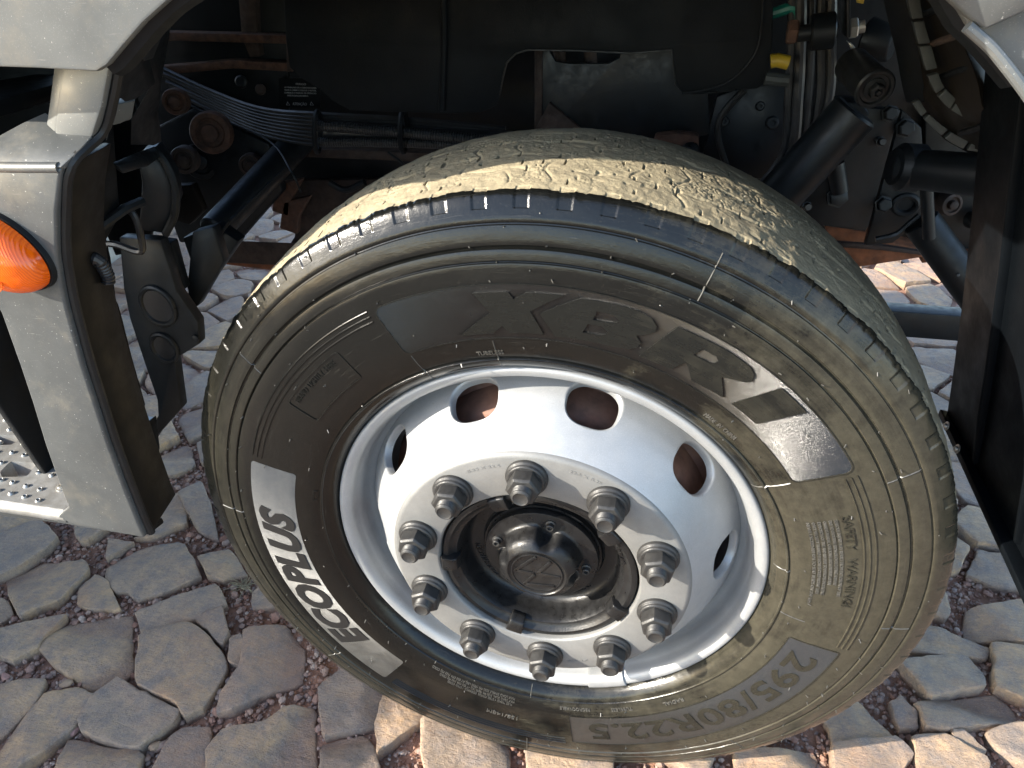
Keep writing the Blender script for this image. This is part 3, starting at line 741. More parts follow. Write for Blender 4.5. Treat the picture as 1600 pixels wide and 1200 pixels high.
# big brand plaque
PA = arc_box(117.0, 31.6, .3515, .4185, .010, -0.6, 1.2, 60)
polar_shape('brand_plaque', [PA], M['knurl'], 0.0003)
polar_shape('plaque_border', [PA, frame_of(PA, .0013)], M['letter'], 0.0011)
LET = {'X': [[(100.0115, 0.4096), (94.4072, 0.409), (93.6483, 0.401), (91.67, 0.4091), (86.1127, 0.4095), (91.1599, 0.3875), (88.8961, 0.3603), (94.9448, 0.3595), (96.1157, 0.3688), (98.0532, 0.3591), (104.0687, 0.3597), (97.7554, 0.3851)]],
       'B': [[(89.5486, 0.3852), (83.6727, 0.409), (77.8182, 0.4116), (75.1215, 0.4115), (72.8028, 0.4079), (71.6277, 0.4012), (71.5625, 0.3949), (72.6388, 0.3883), (74.0204, 0.3835), (72.8005, 0.3769), (73.0574, 0.3695), (74.3449, 0.3643), (76.6999, 0.362), (86.9597, 0.3594)],
             [(80.8555, 0.3986), (78.3992, 0.3989), (77.5037, 0.3959), (77.3353, 0.3918), (78.345, 0.3891), (81.1577, 0.3874)], [(81.8041, 0.3816), (79.5476, 0.3823), (78.4836, 0.3783), (78.5868, 0.3741), (79.6551, 0.371), (82.3969, 0.37)]],
       'R': [[(72.1456, 0.3604), (68.8624, 0.4098), (59.7895, 0.4113), (56.4901, 0.4095), (55.2178, 0.4051), (54.7104, 0.3974), (55.3627, 0.3924), (58.7364, 0.3823), (55.8873, 0.363), (62.1178, 0.3601), (64.8793, 0.3772), (66.253, 0.3612)],
             [(64.6042, 0.3889), (64.0691, 0.3992), (61.6365, 0.3993), (60.8635, 0.3961), (61.1265, 0.3912), (62.1279, 0.3893)]],
       'I': [[(53.9904, 0.3628), (50.6045, 0.4123), (45.0267, 0.4123), (48.209, 0.3632)]]}
for k, loops in LET.items():
    L2 = []
    for li, L in enumerate(loops):                  # densify along the arc
        out = []
        for i in range(len(L)):
            a, b = L[i], L[(i + 1) % len(L)]; m = max(1, int(abs(a[0] - b[0]) / 1.2))
            for q in range(m): out.append((a[0] + (b[0] - a[0]) * q / m, a[1] + (b[1] - a[1]) * q / m))
        L2.append(out)
    polar_shape('brand_letter', L2, M['letter'], 0.0022)

# ECOPLUS plaque
PB = arc_box(231.0, 163.0, .3532, .4185, .005, -0.3, -0.4, 50)
polar_shape('model_plaque', [PB], M['knurl_silver'], 0.0004)
wall_text('model_lettering', 'ECOPLUS', 219.5, 174.4, .3625, .046, M['letter_gloss'], 0.0014, shear=0.32, weight=0.05, spacing=1.06)
# size plaque
PC = arc_box(-12.0, -82.5, .3440, .4130, .004, 0.2, 0.3, 50)
polar_shape('size_plaque', [PC], M['knurl_size'], 0.0003)
polar_shape('plaque_border', [PC, frame_of(PC, .0012)], M['letter'], 0.0010)
wall_text('size_lettering', '295/80R22.5', -15.5, -77.5, .3585, .038, M['letter'], 0.0013, weight=0.020, spacing=1.05)
# branding box
PD = arc_box(144.8, 127.8, .3515, .3962, .005, 0, 0, 16)
polar_shape('branding_box', [PD, frame_of(PD, .0012)], M['letter'], 0.0011)
wall_text('branding_lettering', 'BRAND  LIGHTLY  HERE', 143.2, 129.8, .3830, .0082, M['letter'], 0.0010)
# moulded small print
wall_text('safety_lettering', 'SAFETY   WARNING!', 23.0, 0.6, .3855, .0105, M['letter'], 0.0016)
PARA = ['SERIOUS INJURY MAY RESULT FROM EXPLOSION OF TIRE', 'DUE TO UNDERINFLATION OR OVERLOADING. FOLLOW', 'OWNERS MANUAL. CHECK INFLATION PRESSURE OFTEN',
        'EXPLOSION OF TIRE AND RIM DUE TO IMPROPER MOUNTING', 'ONLY SPECIALLY TRAINED PERSONS SHOULD MOUNT TIRES', 'NEVER EXCEED 900 KPA TO SEAT BEADS ON THE RIM']
for k, ln in enumerate(PARA):
    r = .3775 - k * .0062
    wall_text('safety_small_print', ln, 22.5, 22.5 - (19.5 if k not in (1, 2) else 16.5) - (3 if k == 5 else 0), r, .0038, M['vent'], 0.0012, maxlen=0.02)
wall_text('origin_lettering', 'MADE  IN  CHINA', 55.3, 47.0, .3270, .0060, M['vent'], 0.0012, maxlen=0.02)
wall_text('date_code_lettering', 'DOT  00W  X8060', -136.0, -154.0, .3178, .0065, M['letter'], 0.0009, yf=lambda r: ysurf(np.maximum(r, .322)), maxlen=0.02)
wall_text('load_lettering', '152/148M', -95.8, -103.8, .3680, .0085, M['vent'], 0.0012, maxlen=0.02)
LP = ['MAX LOAD SINGLE 3550 KG (7830 LBS) AT 850 KPA (123 PSI) COLD', 'MAX LOAD DUAL 3150 KG (6940 LBS) AT 850 KPA (123 PSI) COLD', 'PLIES TREAD: 4 STEEL CORDS  SIDEWALL: 1 STEEL CORD']
for k, ln in enumerate(LP):
    wall_text('load_small_print', ln, -95.8 - (1.5 if k < 2 else 2), -122.5 + 3 * k, .3275 + k * .0062, .0044, M['vent'], 0.0012, maxlen=0.02)
wall_text('ply_lettering', 'REGROOVABLE', -76, -84.5, .3275, .0052, M['vent'], 0.0012, maxlen=0.02)
wall_text('ply_lettering', 'TUBELESS', -64, -70, .3275, .0052, M['vent'], 0.0012, maxlen=0.02)
wall_text('ply_lettering', 'RADIAL', -49, -55, .3290, .0052, M['vent'], 0.0012, maxlen=0.02)
wall_text('ply_lettering', 'TUBELESS', 102.5, 97.0, .3285, .0058, M['vent'], 0.0012, maxlen=0.02)
polar_shape('mould_mark', [arc_box(170.2, 166.9, .3225, .3285, .0008, 0, 0, 4), arc_box(169.9, 167.2, .3233, .3277, .0006, 0, 0, 4)], M['letter'], 0.0008)

# fine raised lines between the plaques, mould seams and vent hairs
def arc_strip(b, d0, d1, r, w, h, n):
    vs = []; fs = []
    for k in range(n + 1):
        a = math.radians(d0 + (d1 - d0) * k / n)
        for rr, hh in ((r - w, -.0004), (r - w * .35, h), (r + w * .35, h), (r + w, -.0004)):
            vs.append((rr * math.cos(a), float(ysurf(rr)) - hh, rr * math.sin(a)))
    for k in range(n):
        for q in range(3): fs.append((k * 4 + q, k * 4 + q + 1, k * 4 + 5 + q, k * 4 + 4 + q))
    b.add(vs, fs)
rb = MB()
for d0, d1 in ((118.2, 161.5), (-10.8, 30.6), (-127.0, -84.0)):
    for r in (.4045, .4110, .4178): arc_strip(rb, d0, d1, r, .0013, .0012, 60)
o = link('sidewall_rib', rb.mesh('sidewall_rib', angle=60), M['rubber'], wheel); o['kind'] = 'stuff'
sm = MB()
for d, r0, r1 in ((68.2, .4430, .4940), (27.5, .4430, .4800), (143.0, .443, .4800), (-4.0, .443, .478), (-48, .443, .478), (-93, .425, .477), (-93.0, .303, .322), (7.5, .303, .322), (115.5, .303, .349), (98.5, .303, .349), (33, .303, .349), (-6, .322, .352), (-140, .44, .478), (178, .44, .478)):
    n = 14; vs = []; fs = []
    a = math.radians(d); ta = np.array([-math.sin(a), 0, math.cos(a)]); ra = np.array([math.cos(a), 0, math.sin(a)])
    for k in range(n + 1):
        r = r0 + (r1 - r0) * k / n; c = ra * r
        for s, hh in ((-.0011, -.0006), (0, .0009), (.0011, -.0006)): vs.append(c + ta * s + np.array([0, float(ysurf(r)) - hh, 0]))
    for k in range(n):
        for q in range(2): fs.append((k * 3 + q, k * 3 + q + 1, k * 3 + 4 + q, k * 3 + 3 + q))
    sm.add(vs, fs)
rr_ = random.Random(4)
def hair(d, r, L):
    a = math.radians(d); p = Vector((r * math.cos(a), float(ysurf(r)) + .0005, r * math.sin(a)))
    dr = Vector((rr_.gauss(0, .45), -1, rr_.gauss(0, .45))).normalized()
    sm.cyl(p, p + dr * L, .00085, .0006, 5)
for r, cnt in ((.3185, 30), (.337, 34), (.3465, 20), (.4225, 40), (.4345, 36), (.4415, 30), (.4585, 40), (.4785, 46), (.488, 24), (.503, 26), (.372, 16), (.398, 16)):
    for k in range(cnt):
        if rr_.random() < .55: hair((k + rr_.uniform(-.25, .25)) * 360 / cnt, r + rr_.uniform(-.002, .002), rr_.uniform(.0020, .0058))
o = link('vent_hair', sm.mesh('vent_hair', angle=50), M['vent'], wheel); o['kind'] = 'stuff'

# ---- rim
def lathe_y(prof, seg, flip=False):
    b = MB(); vs = []; fs = []; n = len(prof)
    for k in range(seg):
        a = 2 * PI * k / seg
        for r, y in prof: vs.append((r * math.cos(a), y, r * math.sin(a)))
    for k in range(seg):
        k2 = (k + 1) % seg
        for j in range(n - 1): fs.append((k * n + j, k * n + j + 1, k2 * n + j + 1, k2 * n + j))
    b.add(vs, fs); return b
RIMP = [(.262, .27), (.262, .10), (.2635, .0860), (.2665, .0800), (.2705, .0765), (.2738, .0700), (.2752, .0620), (.2765, .0520), (.2785, .0470), (.2800, .0430), (.2808, .0370), (.2825, .0310), (.2860, .0265), (.2905, .0242), (.2940, .0236), (.2965, .0243), (.2982, .0265), (.2988, .0300), (.2975, .0340), (.294, .042), (.285, .07), (.270, .10), (.268, .27)]
link('rim', lathe_y(RIMP, 220).mesh('rim', angle=40), M['rim'], wheel)
DOME = np.array([(.2025, -.0115), (.2045, -.0095), (.2120, -.0005), (.2240, .0135), (.2375, .0305), (.2480, .0460), (.2565, .0620), (.2610, .0720), (.2640, .0790), (.2660, .0835)])
ds = np.concatenate([[0], np.cumsum(np.hypot(*np.diff(DOME, axis=0).T))])
def dome(a, s):
    r = np.interp(s, ds, DOME[:, 0]); y = np.interp(s, ds, DOME[:, 1]); return Vector((r * math.cos(a), y, r * math.sin(a)))
def dome_n(s):
    r1, y1 = np.interp(s + .002, ds, DOME[:, 0]), np.interp(s + .002, ds, DOME[:, 1]); r0, y0 = np.interp(s - .002, ds, DOME[:, 0]), np.interp(s - .002, ds, DOME[:, 1])
    t = Vector((r1 - r0, y1 - y0)).normalized(); return t.y, -t.x          # (radial, axial) outward normal
PH = math.radians(93.9)                            # first stud
SC0 = float(np.interp(.0455, DOME[:, 1], ds)); HW, HS = .0355, .0310
def build_disc():
    b = MB(); N = 88; S = ds[-1]
    for k in range(10):
        ac = PH + math.radians(18) + k * 2 * PI / 10
        rings = []
        hole = []; rect = []
        for q in range(N):
            t = 2 * PI * q / N; c, s_ = math.cos(t), math.sin(t)
            hx = HW * math.copysign(abs(c) ** .78, c); hy = HS * math.copysign(abs(s_) ** .78, s_)
            hole.append((hx, hy))
            # rectangle point in the same direction, warped to equal spacing
            A = math.radians(18); m = max(abs(c) / 1.0, abs(s_) / 1.0); rx, ry = c / m, s_ / m
            rect.append((rx * A, (SC0 + ry * (S - SC0)) if ry > 0 else SC0 + ry * SC0))
        R0 = .246
        hp = [(hx / R0, SC0 + hy) for hx, hy in hole]
        for lv in (0, .05, .12, .3, .55, .8, 1.0):
            rings.append([dome(ac + h[0] * (1 - lv) + r[0] * lv, h[1] * (1 - lv) + r[1] * lv) for h, r in zip(hp, rect)])
        lip = []
        for off, dep in ((-.0012, .0010), (-.0020, .0030), (-.0022, .0110)):       # rolled edge of the hole
            row = []
            for hx, hy in hole:
                L = math.hypot(hx, hy); f = (L + off) / L; s = SC0 + hy * f; a = ac + hx * f / R0
                p = dome(a, s); nr, na = dome_n(s); p = p - Vector((nr * math.cos(a), na, nr * math.sin(a))) * dep; row.append(p)
            lip.append(row)
        rows = list(reversed(lip)) + rings
        vs = [p for row in rows for p in row]; fs = []
        for i in range(len(rows) - 1):
            for q in range(N):
                q2 = (q + 1) % N; fs.append((i * N + q, i * N + q2, (i + 1) * N + q2, (i + 1) * N + q))
        b.add(vs, fs)
    me = bpy.data.meshes.new('wheel_disc'); me.from_pydata(b.v, [], b.f)
    bm = bmesh.new(); bm.from_mesh(me); bmesh.ops.remove_doubles(bm, verts=bm.verts, dist=.00035)
    bmesh.ops.recalc_face_normals(bm, faces=bm.faces)
    bm.to_mesh(me); bm.free(); finish(me, 40)
    link('wheel_disc', me, M['rim'], wheel)
build_disc()
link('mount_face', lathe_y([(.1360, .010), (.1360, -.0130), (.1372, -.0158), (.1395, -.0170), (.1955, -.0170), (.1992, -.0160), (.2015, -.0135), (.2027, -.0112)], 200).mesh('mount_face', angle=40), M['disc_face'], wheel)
link('brake_drum', lathe_y([(.12, .060), (.205, .060), (.214, .066), (.222, .085), (.226, .110), (.243, .118), (.246, .13), (.246, .25), (.10, .26)], 96).mesh('brake_drum', angle=40), M['drum'], wheel)

# rim and disc stampings
flat = lambda y0: (lambda r: y0 + 0 * r)
wall_text('rim_stamp', '22.5 X 8.25', 77.5, 65, .1865, .0042, M['disc_face'], .0005, yf=flat(-.0170), maxlen=.05)
wall_text('rim_stamp', '8.25 X 22.5', 118, 104, .1835, .0042, M['disc_face'], .0005, yf=flat(-.0170), maxlen=.05)
wall_text('rim_stamp', '0413 LT20', -66, -76, .180, .0042, M['disc_face'], .0005, yf=flat(-.0170), maxlen=.05)

# balance weight clipped to the rim flange at the bottom
def wedge(d0, d1, prof, n=10):
    b = MB(); vs = []; fs = []; m = len(prof)
    for k in range(n + 1):
        a = math.radians(d0 + (d1 - d0) * k / n)
        for r, y in prof: vs.append((r * math.cos(a), y, r * math.sin(a)))
    for k in range(n):
        for q in range(m): q2 = (q + 1) % m; fs.append((k * m + q, k * m + q2, (k + 1) * m + q2, (k + 1) * m + q))
    fs.append(tuple(reversed(range(m)))); fs.append(tuple(n * m + q for q in range(m)))
    b.add(vs, fs); return b
o = link('balance_weight', wedge(-75.5, -63.5, [(.2775, .048), (.2785, .030), (.2835, .0225), (.2930, .0205), (.2992, .0225), (.2992, .027), (.285, .045)]).mesh('balance_weight', bevel=.0015, angle=40), M['rim'], wheel)

# ---- studs and nuts
def hexnut_mesh():
    b = MB(); D = Vector((0, -1, 0))
    b.lathe_axis((0, .001, 0), D, [(0, .0265), (.005, .0268), (.0065, .0258), (.0072, .0246), (.0085, .0240), (.0100, .0238), (.0115, .0222)], 40)
    vs = []; fs = []
    for t, r in ((.010, .0205), (.012, .0215), (.0280, .0215), (.0310, .0188)):
        for k in range(6): a = PI / 6 + k * PI / 3; vs.append((r * math.cos(a), .001 - t, r * math.sin(a)))
    for i in range(3):
        for k in range(6): k2 = (k + 1) % 6; fs.append((i * 6 + k, i * 6 + k2, i * 6 + 6 + k2, i * 6 + 6 + k))
    fs.append(tuple(18 + k for k in range(6))); b.add(vs, fs)
    return b.mesh('lug_nut', bevel=.0008, seg=2, angle=32, bang=20)
def stud_mesh():
    b = MB(); pr = [(0, .0118)]; t = .0
    for k in range(9): pr += [(t + .0007, .0126), (t + .0015, .0119)]; t += .0016
    pr += [(t + .0006, .0120), (t + .0026, .0100), (t + .0028, .0092), (t + .0020, .0082)]
    b.lathe_axis((0, -.028, 0), (0, -1, 0), pr, 30); return b.mesh('stud', angle=50)
NUT = hexnut_mesh(); STUD = stud_mesh(); NUT.materials.append(M['nut']); STUD.materials.append(M['nut'])
rj = random.Random(11)
nut0 = stud0 = None
for k in range(10):
    a = PH - k * 2 * PI / 10; loc = (.1675 * math.cos(a), -.017, .1675 * math.sin(a))
    if nut0 is None:
        n_ = nut0 = link('lug_nut', NUT, None, wheel); s_ = stud0 = link('stud', STUD, None, wheel)
    else:
        n_ = nut0.copy(); COL.objects.link(n_); n_.parent = wheel; s_ = stud0.copy(); COL.objects.link(s_); s_.parent = wheel
    n_.location = loc; n_.rotation_euler = (0, rj.uniform(0, 1.05), 0)
    s_.location = (loc[0], loc[1] + .0035 + rj.uniform(-.0012, .0012), loc[2]); s_.rotation_euler = (0, rj.uniform(0, 6), 0)

# ---- hub
HUBP = [(.1335, .012), (.1335, -.008), (.1325, -.0105), (.1300, -.0115), (.1255, -.0110), (.1225, -.0080), (.1190, -.0045), (.1150, -.0035), (.1125, .0010), (.1105, .0120), (.1080, .0240), (.1050, .0310), (.1000, .0340), (.0900, .0345), (.0860, .0345), (.0835, .0325), (.0825, .0250), (.05, .0250)]
link('hub', lathe_y(HUBP, 160).mesh('hub', angle=38), M['hub'], wheel)
for d in (-105.2, -27.5, 184, 113.5, 41.0):
    o = link('hub_lug', wedge(d - 5.2, d + 5.2, [(.1340, .0), (.1352, -.0150), (.1335, -.0185), (.1200, -.0185), (.1130, -.0160), (.1090, -.004), (.112, .004)], 4).mesh('hub_lug', bevel=.0016, angle=40), M['hub'], wheel)
wall_text('hub_lettering', 'VOLKSWAGEN', 229, 188, .0925, .0082, M['hub'], .0009, yf=lambda r: np.interp(r, [.082, .086, .100, .105, .108, .1105], [.0345, .0345, .0340, .0310, .0240, .0120]), maxlen=.01)
wall_text('hub_lettering', '2T2 407 615 B', -44, -124, .0880, .0090, M['hub'], .0014, yf=lambda r: np.interp(r, [.082, .086, .100, .105, .108, .1105], [.0345, .0345, .0340, .0310, .0240, .0120]), maxlen=.01)
wall_text('hub_lettering', 'FF24', 28, 13, .1140, .0090, M['hub'], .0009, yf=flat(-.0052), maxlen=.01)
SCREW = [math.radians(x) for x in (78, 161.5, -9, -98)]
def build_cap():
    NA = 150; prof = [(.0795, .0225), (.0795, .0165), (.0785, .0145), (.0765, .0138), (.0640, .0132), (.0605, .0120), (.0585, .0090), (.0565, .0020), (.0545, -.0060), (.0520, -.0115), (.0480, -.0152), (.0435, -.0176), (.0415, -.0190), (.0402, -.0190), (.0392, -.0178), (.0385, -.0172), (.02, -.0172), (.0005, -.0172)]
    b = MB(); vs = []; fs = []; n = len(prof)
    for k in range(NA):
        a = 2 * PI * k / NA
        dmin = max(math.exp(-(((a - s + PI) % (2 * PI) - PI) / .22) ** 4) for s in SCREW)
        for r, y in prof:
            rr = r
            if .043 < r < .066:
                rr = r - dmin * (r - .0425) * .80
            vs.append((rr * math.cos(a), y, rr * math.sin(a)))
    for k in range(NA):
        k2 = (k + 1) % NA
        for j in range(n - 1): fs.append((k * n + j, k * n + j + 1, k2 * n + j + 1, k2 * n + j))
    b.add(vs, fs); link('hub_cap', b.mesh('hub_cap', angle=42), M['hub'], wheel)
build_cap()
for s in SCREW:
    b = MB(); p = Vector((.0640 * math.cos(s), .0140, .0640 * math.sin(s)))
    b.lathe_axis(p, (0, -1, 0), [(0, .0072), (.002, .0072), (.0025, .0058), (.0030, .0052), (.0085, .0052), (.0090, .0046), (.0090, .0030), (.0060, .0026)], 18)
    link('cap_screw', b.mesh('cap_screw', angle=35), M['nut'], wheel)
# pressed emblem: ring and interlocked V over W
em = MB(); q = math.radians(-64)
def stroke(a, b_, w=.0022, y0=-.0168, y1=-.0186):
    a = Vector((a[0], a[1])); b_ = Vector((b_[0], b_[1])); t = (b_ - a).normalized(); n = Vector((-t.y, t.x)) * w
    P = [a + n, b_ + n, b_ - n, a - n]; cs, sn = math.cos(q), math.sin(q)
    em.prism([(p.x * cs - p.y * sn, y1, p.x * sn + p.y * cs) for p in P], (0, y0 - y1, 0))
for s in (-1, 1):
    stroke((s * .0150, .0285), (s * .0012, .0035)); stroke((s * .0285, .0130), (s * .0135, -.0265)); stroke((s * .0135, -.0265), (s * .0012, -.0035))
link('cap_emblem', em.mesh('cap_emblem', bevel=.0006, angle=40), M['hub'], wheel)
ring = lathe_y([(.0355, -.0168), (.0353, -.0182), (.0345, -.0186), (.0335, -.0182), (.0333, -.0168)], 90)
link('emblem_ring', ring.mesh('emblem_ring', angle=50), M['hub'], wheel)

# ================================================================== truck body
M['tan_block'] = simple('added_wall_concrete', (0.27, 0.25, 0.22), 0.9, nscale=12, bump=.4)  # finish of the added shade wall
YF = -0.07                                        # outer face of the cab wing
def arch_pts():
    P = [at(-60, 103, YF), at(60, 107, YF), at(150, 112, YF), at(166, 102, YF), at(190, 73, YF), at(222, 36, YF), at(262, 0, YF)]
    return P
A = arch_pts()
top = [Vector((-.235, YF, 1.228)), Vector((-.12, YF, 1.262)), Vector((.0, YF, 1.278)), Vector((.12, YF, 1.272)), Vector((.22, YF, 1.245)), Vector((.29, YF, 1.212))]
Rr = [at(1500, 20, YF), at(1512, 40, YF), at(1545, 72, YF), at(1600, 137, YF), Vector((.52, YF, 1.04)), Vector((.62, YF, .98)), Vector((1.1, YF, .96))]
left = [Vector((-1.45, YF + .02, 1.15)), Vector((-1.0, YF, 1.150))]
low = left + A + top + Rr
up = [Vector((p.x, p.y + .02, 2.3)) for p in low]
b = MB(); b.strip(low, up, (0, .012, 0)); b.build('cab_wing', M['grey_panel'], truck, bevel=.003, seg=2)
# dark liner edge following the arch
b = MB(); L = [p + Vector((.002, .024, .004)) for p in A[2:] + top + Rr[:4]]; b.tube(spline(L, 4), .013, 8); b.build('arch_edge', M['black_plastic'], truck)
b = MB(); F = [Vector((-.16, -.075, 1.262)), Vector((-.08, -.13, 1.232)), Vector((.0, -.155, 1.224)), Vector((.12, -.155, 1.224)), Vector((.22, -.15, 1.224)), Vector((.30, -.09, 1.235))]; b.strip(F, [Vector((p.x, YF + .004, p.z + .16)) for p in F], (0, .008, .006)); b.build('shade_flare', M['grey_panel'], truck, bevel=.002)  # unseen flare added to keep the sun off the mudguard
# cab front corner and floor: what shades the inside of the arch
b = MB(); b.box((-1.47, .31, 1.5), (.05, .78, 1.9)); b.build('cab_front', M['grey_panel'], truck, bevel=.015)
b = MB(); b.box((.05, .80, 1.46), (2.0, 1.62, .08)); b.build('cab_floor', M['black_plastic'], truck, bevel=.01)

# rear wing behind the wheel: upper panel, shaded recess and a bright lip
b = MB(); b.tube(spline([at(1511, 41, -.085), at(1528, 56, -.085), at(1555, 82, -.085), at(1600, 140, -.085), at(1640, 200, -.085)], 6), .0042, 10); b.build('wing_lip', M['grey_panel'], truck)
b = MB(); b.strip([at(1462, -22, -.088), at(1490, 7, -.088), at(1516, 30, -.088), at(1540, 47, -.088), at(1600, 20, -.088), at(1680, -20, -.088)], [at(1462, -60, -.10), at(1490, -60, -.10), at(1516, -60, -.10), at(1540, -60, -.10), at(1600, -60, -.10), at(1680, -60, -.10)], (0, .02, 0)); b.build('wing_panel', M['grey_panel'], truck, bevel=.0025)

# ---- step panel: column below the wing with a sloping shoulder and a neck
YP = -.045
sA, sB, sC = at(95, 261, YP), at(-60, 259, YP), at(0, 211, -.008)
sN = (sB - sA).cross(sC - sA).normalized()
def on_shoulder(px, py):
    d = ray(px, py); return CAM + d * ((sA - CAM).dot(sN) / d.dot(sN))
nb = [on_shoulder(70, 207), on_shoulder(84, 209), on_shoulder(143, 214)]
def neck(px, py, k): return at(px, py, nb[k].y)
b = MB(); b.strip([neck(97, 100, 1), neck(90, 160, 1), neck(84, 210, 1)], [neck(171, 100, 2), neck(159, 165, 2), neck(143, 215, 2)], (0, .03, 0)); b.build('panel_neck', M['grey_panel'], truck, bevel=.003)
b = MB(); b.strip([at(84, 100, .006), at(77, 160, .006), at(70, 206, .006)], [neck(97, 100, 1) + Vector((0, .002, 0)), neck(90, 160, 1) + Vector((0, .002, 0)), neck(84, 210, 1) + Vector((0, .002, 0))], (0, .03, 0)); b.build('neck_side', M['grey_panel'], truck, bevel=.003)
b = MB()
P = [on_shoulder(*q) for q in ((143, 213), (122, 236), (95, 261), (45, 261), (0, 261), (-60, 259), (-130, 255))]
Q = [on_shoulder(*q) for q in ((130, 208), (100, 200), (70, 176), (35, 192), (0, 211), (-60, 238), (-150, 252))]
b.strip(P, Q, (0, .004, -.004)); b.build('panel_shoulder', M['step_panel'], truck, bevel=.001)
Lf = [(-130, 262), (-130, 330), (-130, 400), (-30, 455), (0, 487), (30, 570), (50, 630), (70, 695), (95, 765), (106, 792), (86, 810), (90, 818)]
Rf = [(95, 263), (87, 330), (88, 400), (97, 455), (104, 487), (127, 570), (145, 625), (168, 695), (196, 770), (207, 797), (217, 822), (226, 841)]
LF = [at(x, y, YP) for x, y in Lf]; RF = [at(x, y, YP) for x, y in Rf]
b = MB(); b.strip(LF, RF, (0, .03, 0)); b.build('step_panel', M['step_panel'], truck, bevel=.0035, seg=3)
b = MB(); ev = [p + Vector((.0035, .012, 0)) for p in [neck(171, 100, 2), neck(159, 165, 2), neck(143, 213, 2)] + RF]; b.tube(spline(ev, 4), .0055, 8); b.build('panel_edge', M['bezel'], truck)
# raised crease on the face
b = MB(); b.tube([at(x, y, YP + .0035) for x, y in ((-130, 257), (-40, 261), (40, 262), (93, 262))], .0058, 12); b.build('panel_crease', M['step_panel'], truck)
# returns behind the panel edge
RB = [p + Vector((.002, .02, 0)) for p in RF]
b = MB(); b.strip(RB, [p + Vector((-.012, .075, .0)) for p in RB], (-.012, 0, 0)); b.build('panel_return', M['brown_plastic'], truck, bevel=.002)
b = MB()
c2 = lambda x, y, Y: at(x / 2.4, 400 + y / 2.4, Y)
b.prism([c2(340, 165, .10), c2(445, 168, .13), c2(465, 240, .13), c2(500, 380, .13), c2(550, 560, .13), c2(540, 605, .13), c2(470, 690, .12), c2(400, 480, .10)], (-.02, .01, 0)); b.build('inner_step_box', M['brown_plastic'], truck, bevel=.006, seg=3)
b = MB(); b.prism([c2(500, 1060, YP + .02), c2(470, 985, YP + .03), c2(555, 985, .07), c2(618, 1000, .06), c2(560, 1045, .03)], (0, 0, .012)); b.build('panel_foot', M['black_plastic'], truck, bevel=.003)
b = MB(); b.strip([c2(470, 690, .125), c2(505, 800, .125), c2(530, 900, .125), c2(555, 990, .125)], [c2(560, 620, .16), c2(575, 740, .16), c2(560, 850, .16), c2(563, 985, .16)], (0, .02, 0)); b.build('step_bracket', M['black_plastic'], truck, bevel=.002)
b = MB(); b.strip([Vector((-.80, .02, 1.10)), Vector((-.84, .02, .80)), Vector((-.80, .03, .50))], [Vector((-.70, .245, 1.10)), Vector((-.74, .245, .80)), Vector((-.80, .23, .50))], (-.012, 0, 0)); b.build('step_well_end', M['black_plastic'], truck, bevel=.003)
# step well wall behind
b = MB(); b.strip([Vector((-1.5, .24, 1.26)), Vector((-1.5, .235, .9)), Vector((-1.5, .22, .60)), Vector((-1.5, .20, .50))], [Vector((-.70, .235, 1.26)), Vector((-.74, .23, .9)), Vector((-.86, .22, .60)), Vector((-.88, .20, .50))], (0, .02, 0)); b.build('step_well', M['guard_black'], truck, bevel=.004)
b = MB(); b.box((-.98, .10, 1.075), (.66, .22, .02)); b.build('upper_step', M['black_plastic'], truck, bevel=.006)

# ---- aluminium step with drain holes and gripping teeth
ZS = .520
cs = lambda x, y: (x / 3.3333, 500 + y / 3.3333)
def step_xy(x, y): p = atz(*cs(x, y), ZS); return (p.x, p.y)
cu = bpy.data.curves.new('s', 'CURVE'); cu.dimensions = '2D'; cu.fill_mode = 'BOTH'; cu.extrude = .002
def addl(L):
    sp = cu.splines.new('POLY'); sp.points.add(len(L) - 1); sp.use_cyclic_u = True
    for k, p in enumerate(L): sp.points[k].co = (p[0], p[1], 0, 1)
xr = atz(106, 795, ZS).x; ynose = -.043
addl([(-1.5, ynose + .006), (xr - .006, ynose + .006), (xr + .012, .03), (xr - .01, .20), (-1.5, .20)])
HO = [[(50, 552), (75, 520), (200, 520), (205, 530), (165, 560), (60, 562)], [(-60, 640), (-30, 596), (90, 600), (104, 618), (60, 650), (-40, 652)], [(125, 672), (160, 632), (268, 640), (278, 660), (235, 692), (140, 690)], [(0, 790), (55, 735), (175, 742), (185, 760), (140, 815), (10, 818)]]
for k in range(3):
    HO.append([(x - 215 - k * 190, y + 22 - 14 * k) for x, y in HO[3]])
def rnd(P, f=.22):
    out = []
    n = len(P)
    for i in range(n):
        a, c, d = Vector(P[i - 1]), Vector(P[i]), Vector(P[(i + 1) % n]); out += [tuple(c.lerp(a, f)), tuple(c.lerp(a, f * .3).lerp(c.lerp(d, f * .3), .5)), tuple(c.lerp(d, f))]
    return out
holes = [rnd([step_xy(*q) for q in H]) for H in HO]
for H in holes: addl(H)
me = curve_to_mesh(cu)
for v in me.vertices: v.co.z += ZS - .002
finish(me, 35); step = link('step', me, M['alu'], truck)
b = MB()
b.tube([(-1.5, ynose + .010, ZS - .0125), (xr - .004, ynose + .010, ZS - .0125)], .0125, 16); b.build('step_nosing', M['alu'], step)
